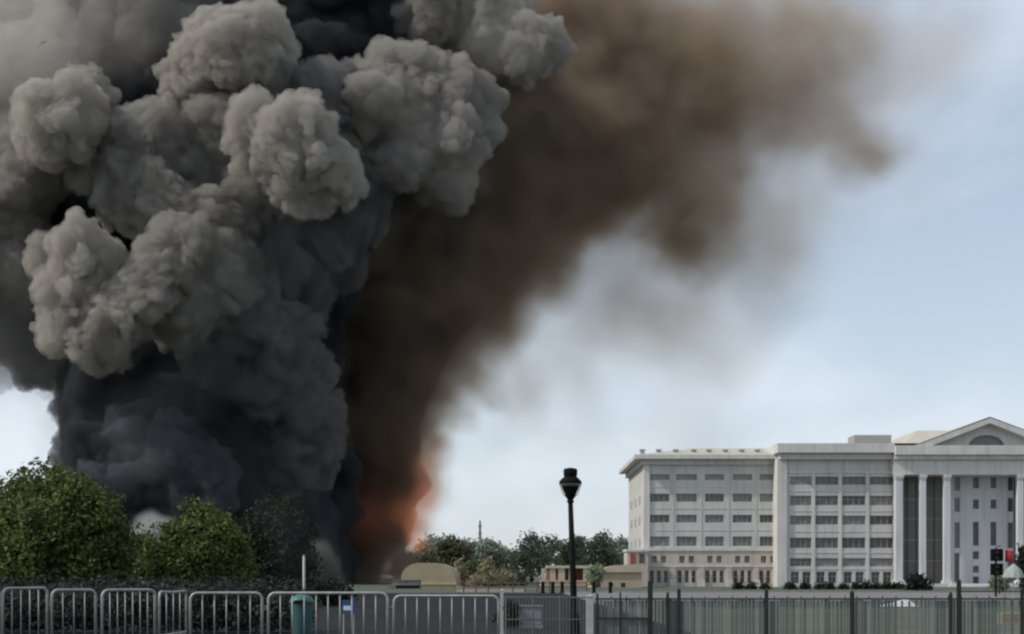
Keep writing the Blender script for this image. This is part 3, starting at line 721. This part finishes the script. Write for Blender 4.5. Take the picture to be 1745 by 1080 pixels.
# far tree line between the fire and the building
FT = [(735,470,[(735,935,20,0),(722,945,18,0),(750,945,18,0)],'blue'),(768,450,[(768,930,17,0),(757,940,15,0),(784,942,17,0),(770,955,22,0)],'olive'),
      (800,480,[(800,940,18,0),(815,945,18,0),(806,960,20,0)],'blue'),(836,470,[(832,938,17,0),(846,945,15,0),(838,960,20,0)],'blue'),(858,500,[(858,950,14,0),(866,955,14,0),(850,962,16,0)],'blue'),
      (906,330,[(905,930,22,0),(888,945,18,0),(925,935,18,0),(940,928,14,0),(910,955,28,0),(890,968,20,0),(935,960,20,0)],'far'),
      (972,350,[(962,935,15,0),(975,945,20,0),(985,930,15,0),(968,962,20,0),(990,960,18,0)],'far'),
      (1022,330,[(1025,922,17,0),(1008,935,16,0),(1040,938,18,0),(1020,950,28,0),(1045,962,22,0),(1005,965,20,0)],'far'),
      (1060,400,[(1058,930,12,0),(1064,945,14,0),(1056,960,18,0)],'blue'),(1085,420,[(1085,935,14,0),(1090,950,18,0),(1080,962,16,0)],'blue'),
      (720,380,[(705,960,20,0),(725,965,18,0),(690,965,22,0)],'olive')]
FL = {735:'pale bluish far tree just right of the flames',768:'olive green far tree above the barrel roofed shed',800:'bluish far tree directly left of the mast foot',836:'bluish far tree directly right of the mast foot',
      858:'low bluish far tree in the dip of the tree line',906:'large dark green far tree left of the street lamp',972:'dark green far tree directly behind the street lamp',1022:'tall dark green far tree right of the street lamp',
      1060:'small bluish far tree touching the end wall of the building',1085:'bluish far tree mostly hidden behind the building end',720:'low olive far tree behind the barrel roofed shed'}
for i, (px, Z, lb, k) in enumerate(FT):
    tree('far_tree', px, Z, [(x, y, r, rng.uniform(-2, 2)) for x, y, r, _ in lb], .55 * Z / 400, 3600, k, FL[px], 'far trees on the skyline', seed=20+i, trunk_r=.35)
# the long far wood closing the horizon
vs = []
b = [(-420 + 34*i + rng.uniform(-9, 9), 760 + rng.uniform(-30, 30)) for i in range(40)]
lobes = []
for x, y in b:
    for q in range(3): r = rng.uniform(4.5, 8); lobes.append(((x + rng.uniform(-14, 14), y + rng.uniform(-8, 8), r*.75 + rng.uniform(0, 4)), r))
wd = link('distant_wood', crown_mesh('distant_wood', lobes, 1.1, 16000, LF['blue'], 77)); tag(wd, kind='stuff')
# dry pale shrubs and small trees in the middle distance
DR = [(783,200,[(783,985,10,0),(785,972,8,0),(783,960,4,0),(780,998,11,0)],'dry','pale dry shrub close to the right wall of the shed'),(803,205,[(803,972,14,0),(797,990,14,0),(812,985,13,0)],'olive','green and tan bush between the dry shrubs'),
      (830,198,[(830,952,4,0),(830,964,8,0),(827,978,12,0),(838,986,14,0),(831,996,16,0)],'dry','tallest pale dry pointed shrub'),(815,190,[(812,995,12,0),(820,1000,10,0)],'dry','low dry shrub left of the pointed one'),
      (858,205,[(858,985,12,0),(866,990,12,0),(850,992,12,0)],'dry','spreading dry shrub right of the pointed one'),(878,215,[(878,985,11,0),(885,993,11,0)],'olive','olive bush beside the dry shrubs nearest the pavilion'),
      (1016,176,[(1016,975,9,0),(1013,985,8,0)],'far','small green bush growing at the left corner of the tan annex')]
for i, (px, Z, lb, k, lab) in enumerate(DR): tree('shrub', px, Z, lb, .24, 1500, k, lab, 'shrubs in the middle distance', seed=50+i, trunk_r=.08, cat='shrub')
# clipped dark shrubs in front of the building
SH = [(1258,7),(1280,6),(1302,6),(1345,7),(1372,7),(1395,6),(1412,6),(1436,5),(1458,6),(1474,8),(1492,8),(1510,7),(1528,8)]
SL = ['below the left wing second pilaster','below the left wing, right of its middle','just left of the tall corner pilaster','just right of the tall corner pilaster','below the first bay of the middle block','under the second bay, its left half','under the second bay, its right half',
      'smallest, under the third bay left edge','under the middle of the third bay','left one of the close pair before the portico','right one of the close pair before the portico','under the fourth bay of the middle block','at the foot of the first portico column']
for i, (px, r) in enumerate(SH):
    tree('clipped_shrub', px, 150, [(px, 1002-r*.2, r*(.75+.35*math.sin(i*2.3)), 0), (px+3, 1004, r*.7, .3)], .16, 700, 'deep', 'dark clipped shrub ' + SL[i], 'clipped shrubs before the building', seed=90+i, trunk_r=.05, cat='shrub')
tree('shrub', 1564, 140, [(1562,993,12,0),(1570,1000,12,0),(1555,1002,9,0)], .2, 2200, 'dark', 'large dark bush between the first two portico columns', seed=120, trunk_r=.08, cat='shrub')
tree('shrub', 1748, 110, [(1746,955,14,0),(1752,970,16,0),(1750,940,10,0),(1756,990,16,0)], .14, 3500, 'dark', 'dark green bush cut by the right edge of the picture', seed=121, trunk_r=.09, cat='shrub')
tree('shrub', 1703, 112, [(1702,988,8,0),(1697,993,8,0),(1708,994,8,0)], .14, 1600, 'far', 'low grey green bush at the foot of the traffic signal', seed=122, trunk_r=.05, cat='shrub')
tree('shrub', 864, 36, [(866,1040,14,0),(862,1055,15,0),(868,1068,15,0)], .05, 2600, 'dark', 'small dark bush beside the thin white post', seed=123, trunk_r=.03, cat='shrub')
# dark hedge behind the barriers
hx = []
for i in range(30): hx.append(((-13 + i*.27 + rng.uniform(-.1,.1), 33 + rng.uniform(-.3,.3), .55 + rng.uniform(-.05,.12)), .55))
hd = link('hedge', crown_mesh('hedge', hx, .06, 26000, LF['hedge'], 66)); tag(hd, label='low dark hedge close behind the left half of the metal barriers', cat='hedge')
hx = []
for i in range(27): hx.append(((-24 + i*.62 + rng.uniform(-.2,.2), 62 + rng.uniform(-.6,.6), .6), .7))
hd = link('hedge', crown_mesh('hedge', hx, .10, 16000, LF['dark'], 67)); tag(hd, label='farther dark hedge at the foot of the left trees', cat='hedge')
# ------------------------------------------------------------------ crowd barriers
M_galv = mat('galvanised_steel', (.40, .40, .38), .55, scale=6, col2=(.26, .26, .25), metal=.3, spec=.4)
def barrier(x0p, x1p, ytop, Z0, Z1, nb, label, lean=0.0, sag=0.0):
    p0 = W(x0p, ytop, Z0); p1 = W(x1p, ytop, Z1); z = p0.z if Z0 <= Z1 else p1.z
    d = Vector((p1.x-p0.x, p1.y-p0.y, 0)); Lx = d.length; rz = math.atan2(d.y, d.x)
    root = empty('crowd_barrier', (p0.x, p0.y, 0), rz, label=label, cat='barrier', group='steel crowd barriers in a row')
    rc = .12; r = .024; H = z - r; n = 6
    pts = [(r, 0, .12), (r, 0, H-rc)]
    pts += [(r+rc*(1-math.cos(k/n*math.pi/2)), 0, H-rc+rc*math.sin(k/n*math.pi/2)) for k in range(1, n+1)]
    pts += [(Lx/2, 0, H - sag)]
    pts += [(Lx-r-rc*(1-math.cos((1-k/n)*math.pi/2)), 0, H-rc+rc*math.sin((1-k/n)*math.pi/2)) for k in range(0, n+1)]
    pts += [(Lx-r, 0, .12)]
    MB().tube(pts, r, 10).build('frame', M_galv, root, True)
    MB().tube([(r, 0, .2), (Lx-r, 0, .2)], .018, 8).build('bottom_rail', M_galv, root, True)
    bar = MB().tube([(0,0,.2),(0,0,H-.01)], .0105, 8).mesh('bar', M_galv, True)
    for k in range(nb):
        link('bar', bar, root, (r + (k+1)*(Lx-2*r)/(nb+1), 0, 0))
    for x in (.3, Lx-.3):
        MB().tube([(x,-.32,.012),(x,-.12,.10),(x,0,.19),(x,.12,.10),(x,.32,.012)], .014, 6).build('foot', M_galv, root, True)
    hk = MB().tube([(Lx,0,.8),(Lx+.05,0,.8),(Lx+.06,0,.74)], .009, 6).build('hook', M_galv, root, True)
    return root
barrier(-78, 1, 1001, 26.5, 26.0, 5, 'barrier cut off by the left edge of the picture')
barrier(3, 82, 1000, 25.2, 26.2, 4, 'leftmost whole barrier, under the tallest leafy tree')
barrier(86, 165, 1003, 25.0, 25.6, 3, 'second whole barrier from the left, a short turned panel')
barrier(172, 266, 1003, 24.6, 25.4, 6, 'third whole barrier from the left, with brighter frame, before the gap of dark hedge')
barrier(271, 318, 1006, 26.6, 28.6, 3, 'narrowest barrier, turned edge on and partly behind its right neighbour', sag=.02)
barrier(322, 449, 1008, 24.2, 24.4, 5, 'barrier in front of the smaller round tree, right of the narrowest one')
barrier(455, 663, 1008, 24.0, 24.0, 9, 'widest barrier, in front of the teal bin and the blue sign')
barrier(669, 852, 1013, 24.8, 24.6, 8, 'rightmost barrier, ending at the thin white post')

# ------------------------------------------------------------------ posts and fences right of the barriers
M_wpost = mat('white_post_paint', (.46, .46, .445), .7, scale=5, col2=(.34, .34, .33))
M_fence = mat('dark_fence_paint', (.020, .025, .023), .6, scale=5, col2=(.032, .036, .033), spec=.2)
def post(px, ytop, Z, wpx, label, m):
    b = W(px, 984, Z); zt = W(px, ytop, Z).z; r = wpx/2/FPX*Z
    t = empty('fence_post', (b.x, b.y, 0), label=label, cat='post')
    MB().box(-r, r, -r, r, 0, zt-.02).build('shaft', m, t)
    MB().add([(-r*1.2,-r*1.2,zt-.02),(r*1.2,-r*1.2,zt-.02),(r*1.2,r*1.2,zt-.02),(-r*1.2,r*1.2,zt-.02),(0,0,zt+.01)], [(0,3,2,1),(0,1,4),(1,2,4),(2,3,4),(3,0,4)]).build('cap', m, t)
post(855, 1004, 25.4, 6, 'thin white post between the last barrier and the mesh fence', M_wpost)
post(1005, 1014, 27.6, 12, 'thick white square post right of the street lamp', M_wpost)
M_wire = mat('grey_wire', (.17, .175, .17), .55, scale=8, metal=.3)
mf = empty('mesh_fence', (W(862, 0, 28.5).x, 28.5, 0), label='grey wire mesh fence between the thin white post and the thick white post', cat='fence')
fx = W(1000, 0, 28.5).x - W(862, 0, 28.5).x; fz = W(0, 1018, 28.5).z
for z in (.1, fz*.5, fz): MB().tube([(0,0,z),(fx,0,z)], .016, 6).build('rail', M_wire, mf)
for k in range(4): MB().tube([(k*fx/3,0,0),(k*fx/3,0,fz+.03)], .02, 8).build('post', M_wire, mf)
wm = MB().tube([(0,0,.1),(0,0,fz)], .006, 5).mesh('wire', M_wire)
for k in range(1, 24):
    if k % 8: link('wire', wm, mf, (k*fx/24, -.018, 0))
# dark picket fence
x0 = W(1014, 0, 28).x; x1 = W(1800, 0, 28).x
pf = empty('picket_fence', (x0, 28, 0), label='long dark metal picket fence crossing the right half of the foreground', cat='fence')
zt = W(0, 1019, 28).z; zmid = W(0, 1052, 28).z
MB().box(0, x1-x0, -.018, .018, zt-.03, zt).build('top_rail', M_fence, pf)
MB().box(0, W(1112,0,28).x-x0, -.016, .016, zmid-.03, zmid).build('middle_rail', M_fence, pf)
MB().box(0, x1-x0, -.018, .018, .1, .14).build('bottom_rail', M_fence, pf)
xr0 = W(1636, 0, 28).x - x0
MB().box(xr0, W(1742,0,28).x-x0, -.018, .018, W(0,1007,28).z-.02, W(0,1007,28).z).build('upper_rail', M_fence, pf)
for px, yt, wp in ((1018,1014,5),(1057,1012,4),(1108,992,11),(1138,1012,6),(1157,1006,8),(1306,1006,8),(1452,1010,9),(1620,1012,7),(1634,990,9),(1742,1004,7)):
    x = W(px, 0, 28).x - x0; r = wp*.36/FPX*28; z = W(0, yt, 28).z
    po = MB().box(x-r, x+r, -r, r, 0, z).build('post', M_fence, pf)
    MB().lathe([(r*.5, z), (r*1.25, z+.012), (r*.9, z+.03), (.004, z+.045)], x, 0, 8).build('finial', M_fence, po)
SLM = [mat('slat_grey', (.20, .215, .20), .8, scale=2, col2=(.13, .145, .135)), mat('slat_green', (.15, .175, .155), .8, scale=2, col2=(.10, .12, .11)), mat('slat_pale', (.28, .29, .27), .8, scale=2, col2=(.19, .2, .19))]
sl = [MB().box(-w_/2, w_/2, -.006, .006, .05, zt-.03).mesh('slat', SLM[k]) for k, w_ in enumerate((.040, .052, .034))]
pk = MB().box(-.008, .008, -.008, .008, zt-.001, zt+.045).mesh('picket_tip', M_fence)
fr = random.Random(5); xx = .05; k = 0
while xx < x1 - x0 and k < 290:
    o = link('slat', sl[fr.choice((0, 0, 1, 1, 2))], pf, (xx, .030 + fr.uniform(0, .012), fr.uniform(-.03, .0)))
    if k % 4 == 0: link('picket_tip', pk, pf, (xx, 0, 0))
    pxx = 872.5 + (x0 + xx)/28*FPX
    xx += fr.uniform(.052, .082) * (1.9 if 1522 < pxx < 1565 or pxx > 1700 else 1); k += 1

# ------------------------------------------------------------------ street lamp
M_black = mat('black_cast_iron', (.006, .006, .006), .8, scale=6, col2=(.010, .010, .009), spec=.08)
lp = empty('street_lamp', (W(980, 984, 30).x, 30, 0), label='black street lamp with a flared lantern standing near the picture centre', cat='street lamp')
lean = Vector((-.0338, 0, 1)); q = 30/FPX
zp = lambda y: EYE + (HOR-y)*q
P = lambda z, dx=0: (lean.x*z*1.0 + dx, 0, z)
zn = zp(852)
MB().tube([P(0), P(.5), P(.55), P(zp(1000)), P(zn)], [.105, .095, .072, .07, .052], 14).build('pole', M_black, lp, True)
MB().lathe([(.15, 0), (.15, .06), (.12, .1), (.11, .3), (.095, .34)], 0, 0, 16).build('base', M_black, lp, True)
cx = lean.x*zn
def lat(name, prof, m, smooth=True, parent=lp): return MB().lathe([(r, z) for r, z in prof], cx, 0, 16).build(name, m, parent, smooth)
lat('collar', [(.052, zn-.06), (.075, zn-.05), (.075, zn-.02), (.06, zn)], M_black)
ct = [(.06, zn), (.08, zp(849)), (.145, zp(838)), (.185, zp(830)), (.19, zp(829.5))]
lat('lantern_cup', ct, M_black)
M_lglass = mat('lantern_glass', (.13, .125, .115), .3, spec=.4)
lat('lantern_glass', [(.188, zp(829.5)+.002), (.222, zp(823.5)), (.20, zp(823))], M_lglass)
lat('lantern_cap', [(.238, zp(823.4)), (.243, zp(821)), (.215, zp(818)), (.165, zp(814)), (.13, zp(812))], M_black)
lat('finial', [(.13, zp(812)+.002), (.145, zp(810)), (.15, zp(801)), (.13, zp(798.5)), (.04, zp(797))], M_black)
for s in (-1, 1):
    MB().tube([(cx+s*.05, 0, zp(850)), (cx+s*.15, 0, zp(842)), (cx+s*.235, 0, zp(823))], .009, 6).build('bracket', M_black, lp, True)

# ------------------------------------------------------------------ things behind the barriers
M_teal = mat('teal_plastic', (.03, .095, .09), .6, scale=3, col2=(.02, .065, .065), spec=.4)
b = W(514, 984, 30); bn = empty('litter_bin', (b.x, 30, 0), label='teal plastic litter bin with a domed lid behind the widest barrier', cat='bin')
zt = W(0, 1012, 30).z
MB().lathe([(.19, 0), (.2, .04), (.25, zt-.22), (.25, zt-.2)], n=14).build('body', M_teal, bn, True)
MB().lathe([(.265, zt-.2), (.27, zt-.16), (.2, zt-.05), (.05, zt)], n=14).build('lid', mat('pale_teal', (.05, .15, .14), .45), bn, True)
MB().box(-.12, .12, -.285, -.262, zt-.19, zt-.13).build('flap', M_black, bn)
b = W(594, 984, 31); sg = empty('low_sign', (b.x, 31, 0), label='small blue board with a white panel on two short legs behind the widest barrier', cat='sign')
zt = W(0, 1022, 31).z
MB().box(-.14, .14, -.012, .012, zt-.3, zt).build('board', mat('blue_board', (.03, .10, .24), .5), sg)
MB().box(-.11, .05, -.018, -.0125, zt-.23, zt-.13).build('panel', mat('white_panel', (.75, .77, .8), .5), sg)
for x in (-.11, .11): MB().tube([(x,.02,0),(x,.02,zt-.02)], .018, 8).build('leg', M_galv, sg)
b = W(518, 984, 33); pp = empty('slim_post', (b.x, 33, 0), label='slim pale grey post rising above the widest barrier near its left corner', cat='post')
zt = W(0, 948, 33).z
MB().tube([(0,0,0),(0,0,zt)], .03, 8).build('shaft', M_galv, pp, True); MB().lathe([(.03,zt),(.036,zt+.01),(.01,zt+.03)], n=8).build('cap', M_galv, pp)
b = W(902, 984, 36); cb = empty('utility_cabinet', (b.x, 36, 0), label='pale grey utility cabinet behind the mesh fence', cat='cabinet')
zt = W(0, 1034, 36).z; 
MB().box(-.32,.32,0,.35,.06,zt).build('body', mat('cabinet_grey', (.30,.31,.31), .5, scale=2), cb); MB().box(-.35,.35,-.04,.39,zt,zt+.04).build('lid', mat('cabinet_lid', (.22,.23,.23), .5), cb)
MB().box(-.30,-.01,-.012,-.001,.1,zt-.04).build('door', mat('cabinet_door', (.27,.28,.28), .5), cb); MB().box(.01,.30,-.012,-.001,.1,zt-.04).build('door', bpy.data.materials['cabinet_door'], cb)
MB().box(-.34,.34,-.02,.37,0,.06).build('plinth', M_kerb, cb)

# black bollards and a low rail before the pavilion
bm_ = MB().lathe([(.2,0),(.2,.05),(.15,.1),(.14,.75),(.17,.8),(.15,.9),(.05,.97)], n=10).mesh('bollard', M_black, True)
BL_ = [(925,'leftmost black bollard before the pavilion'),(942,'second black bollard before the pavilion'),(958,'third black bollard, just left of the street lamp'),(1012,'black bollard just right of the thick white post'),(1040,'rightmost black bollard, before the tan annex')]
for px, lab in BL_:
    b = W(px, 984, 118); o = link('bollard', bm_, None, (b.x, 118, 0)); tag(o, lab, 'bollard', 'black bollards before the low tan buildings')
lr_ = empty('post_and_rail_fence', (W(790, 0, 124).x, 124, 0), label='low dark post and rail fence in front of the dry shrubs', cat='fence')
LR = W(1000, 0, 124).x - W(790, 0, 124).x
for z in (.45, .8): MB().box(0, LR, -.03, .03, z, z+.09).build('rail', mat('weathered_wood', (.16,.14,.12), .9), lr_)
pm = MB().box(-.06,.06,-.06,.06,0,.98).mesh('post', mat('weathered_post', (.12,.105,.09), .9))
for k in range(11): link('post', pm, lr_, (k*LR/10, 0, 0))
lw = MB(); a = W(778, 0, 126).x; b = W(893, 0, 126).x; lw.box(a, b, 126, 126.4, 0, .42); lw.box(a-.1, b+.1, 125.95, 126.45, .42, .5)
tag(lw.build('low_wall', M_tan2), 'low sand coloured garden wall under the dry shrubs', 'wall')

# low grey concrete shelter at the foot of the fire
b = W(688, 984, 160); cs = empty('concrete_shelter', (b.x, 160, 0), label='low grey concrete shelter at the foot of the fire, left of the barrel roofed shed', cat='shelter')
M_conc = mat('smoky_concrete', (.20, .195, .195), .95, scale=.9, col2=(.11, .11, .11), bump=.3, bscale=6)
z1_ = W(0, 989, 160).z; hw_ = 27/FPX*160
MB().prism([(-hw_,0),(hw_,0),(hw_,z1_),(-hw_*.45,z1_*.98),(-hw_*.9,z1_*.5)], 0, 2.6).build('wall', M_conc, cs)
MB().box(-hw_*.5, hw_*.98, -.04, -.001, z1_*.12, z1_*.42).build('opening', M_black, cs)
MB().box(-hw_*.5, hw_+.06, -.08, 2.66, z1_+.002, z1_+.08).build('roof_slab', M_conc, cs)

# traffic signal at the right, red pennant, pale parasol, white tarp, crate
b = W(1698, 984, 95); ts = empty('traffic_signal', (b.x, 95, 0), label='traffic signal with two black heads in front of the portico', cat='traffic signal')
zz = lambda y, Z=95: W(0, y, Z).z
MB().tube([(0,.1,0),(0,.1,zz(934))], .07, 8).build('pole', M_black, ts, True)
for y0, y1 in ((956, 935), (980, 960)):
    hd = MB(); hd.box(-.42,.42,-.2,.08,zz(y0),zz(y1)); h_ = hd.build('signal_head', M_black, ts)
    bv = h_.modifiers.new('b','BEVEL'); bv.width = .08; bv.segments = 2
    for i in (-1, 1):
        zc = (zz(y0)+zz(y1))/2 + i*.2
        ln = MB().lathe([(.12,0),(.13,.02),(.10,.05)], n=12).mesh('lens', mat('unlit_lens', (.05,.045,.04), .2)); ln.transform(Matrix.Rotation(R(90),4,'X')); link('lens', ln, h_, (0,-.2,zc))
        vs_ = [(.15*math.cos(t*math.pi/8), -.21 - .18*d, zc+.02+.15*math.sin(t*math.pi/8)) for d in (0,1) for t in range(9)]
        MB().add(vs_, [(t, t+1, t+10, t+9) for t in range(8)]).build('visor', M_black, h_)
MB().tube([(-.02,.1,zz(934)),(.12,.05,zz(931)),(.35,0,zz(930))], .03, 6).build('arm', M_black, ts, True)
b = W(1712, 984, 90); fl = empty('red_pennant', (b.x, 90, 0), label='small red pennant on a thin pole right of the traffic signal', cat='flag')
MB().tube([(0,0,0),(0,0,zz(934, 90))], .022, 6).build('pole', M_galv, fl, True)
mb = MB(); n = 8; vs_ = []
for i in range(n+1):
    u = i/n; y_ = .06*math.sin(u*7); 
    vs_ += [(.02+u*.52, y_, zz(937,90)-u*.06), (.02+u*.5, y_+.03*math.sin(u*4), zz(958,90)-u*.12+.1*math.sin(u*3))]
mb.add(vs_, [(2*i,2*i+1,2*i+3,2*i+2) for i in range(n)])
cl = mb.build('cloth', mat('red_cloth', (.36,.025,.03), .8, scale=3), fl, True); cl.modifiers.new('s','SOLIDIFY').thickness = .01
b = W(1727, 984, 85); um = empty('parasol', (b.x, 85, 0), label='pale grey green parasol beside the dark bush at the right edge', cat='parasol')
z0 = zz(984, 85); z1 = zz(961, 85)
mb = MB(); mb.lathe([(.66, z0), (.62, z0+.15), (.5, z0+.4), (.3, z0+.62), (.06, z1)], n=10); mb.build('canopy', mat('pale_canvas', (.34,.37,.34), .85, scale=2), um)
MB().tube([(0,0,0),(0,0,z1+.06)], .025, 6).build('pole', M_galv, um); MB().lathe([(.25,0),(.25,.06),(.06,.1)], n=10).build('base', M_kerb, um)
b = W(1538, 984, 62); tp = empty('white_tarp', (b.x, 62, 0), label='white tarp pulled up to a peak on the lawn beyond the picket fence', cat='tarp')
zt = W(0, 1020, 62).z
vs_ = [(-.95,-.4,.03),(.6,-.4,.03),(.6,.5,.03),(-.95,.5,.03),(.18,0,zt),(-.4,-.15,zt*.35),(.4,.2,zt*.4)]
cl = MB().add(vs_, [(0,1,5),(1,4,5),(5,4,3),(0,5,3),(1,2,6),(1,6,4),(6,2,4),(4,2,3)]).build('sheet', mat('white_canvas', (.48,.49,.48), .8, scale=4), tp); cl.modifiers.new('s','SOLIDIFY').thickness = .01
MB().tube([(.18,0,0),(.18,0,zt+.03)], .015, 6).build('prop', M_galv, tp)
b = W(1722, 984, 40); cr = empty('crate', (b.x, 40, 0), label='beige wooden crate with a reddish end behind the picket fence at far right', cat='crate')
z0 = .0; z1 = W(0, 1043, 40).z
for k in range(4): MB().box(-.32,.22,-.2,.2,k*z1/4,(k+1)*z1/4-.02).build('plank', mat('beige_wood', (.33,.27,.18), .8, scale=6) if k == 0 else bpy.data.materials['beige_wood'], cr)
MB().box(.225,.36,-.19,.19,0,z1*.92).build('red_end', mat('rust_red', (.22,.085,.06), .8), cr)

# ------------------------------------------------------------------ fire and low smoke
M_ash = fog_mat('smoke_ash', (.62, .61, .585), (0, 0, 0), 1.0, .2)
def soft_puff(px, Z, blobs, m, gain, label):
    o = fog('smoke_puff', blobs, Z, m, .16, gain, noise_scale=.45, warp=.8, nz_amt=.8, thick=.8)
    tag(o, label, 'smoke', kind='thing')
soft_puff(262, 105, [(258,898,34,0,1),(278,905,30,0,1),(238,918,30,0,.8),(265,935,44,0,1),(300,918,28,0,.7),(262,970,52,0,.8)], M_ash, 1.6, 'small pale smoke puff rising between the two green trees')
soft_puff(556, 120, [(545,945,34,0,1),(552,968,40,0,1),(556,995,42,0,1),(535,985,44,0,1)], fog_mat('smoke_dull', (.20,.205,.19), (0,0,0), 1.0, .2), 1.6, 'dull grey smoke mound right of the dark shaded tree')
def flame_mat(name, col, strength, dens):
    m = bpy.data.materials.new(name); m.use_nodes = True; t = m.node_tree; t.nodes.clear(); o = N(t, 'ShaderNodeOutputMaterial'); v = N(t, 'ShaderNodeVolumePrincipled')
    v.inputs['Color'].default_value = (.4,.3,.2,1); v.inputs['Density'].default_value = dens; v.inputs['Emission Color'].default_value = (*col, 1); at = N(t, 'ShaderNodeAttribute', attribute_name='density'); mm = N(t, 'ShaderNodeMath', operation='MULTIPLY'); mm.inputs[1].default_value = strength
    t.links.new(at.outputs['Fac'], mm.inputs[0]); t.links.new(mm.outputs[0], v.inputs['Emission Strength'])
    t.links.new(v.outputs[0], o.inputs['Volume']); return m
FB = [(708,925,28,0,1),(706,900,32,0,.9),(718,872,34,0,.7),(728,838,36,0,.5),(724,800,38,0,.33),(738,855,26,0,.35),(735,765,36,0,.2),(690,870,44,0,.16),(640,880,80,-4,.03),(590,860,70,-4,.02)]
fl = fog('flames', FB, 291, flame_mat('flame', (1.0, .27, .095), .145, .24), .7, .5, noise_scale=.11, warp=3.6, thick=.8, nz_amt=1.0)
tag(fl, 'orange flames glowing at the foot of the brown smoke', 'fire', kind='thing')
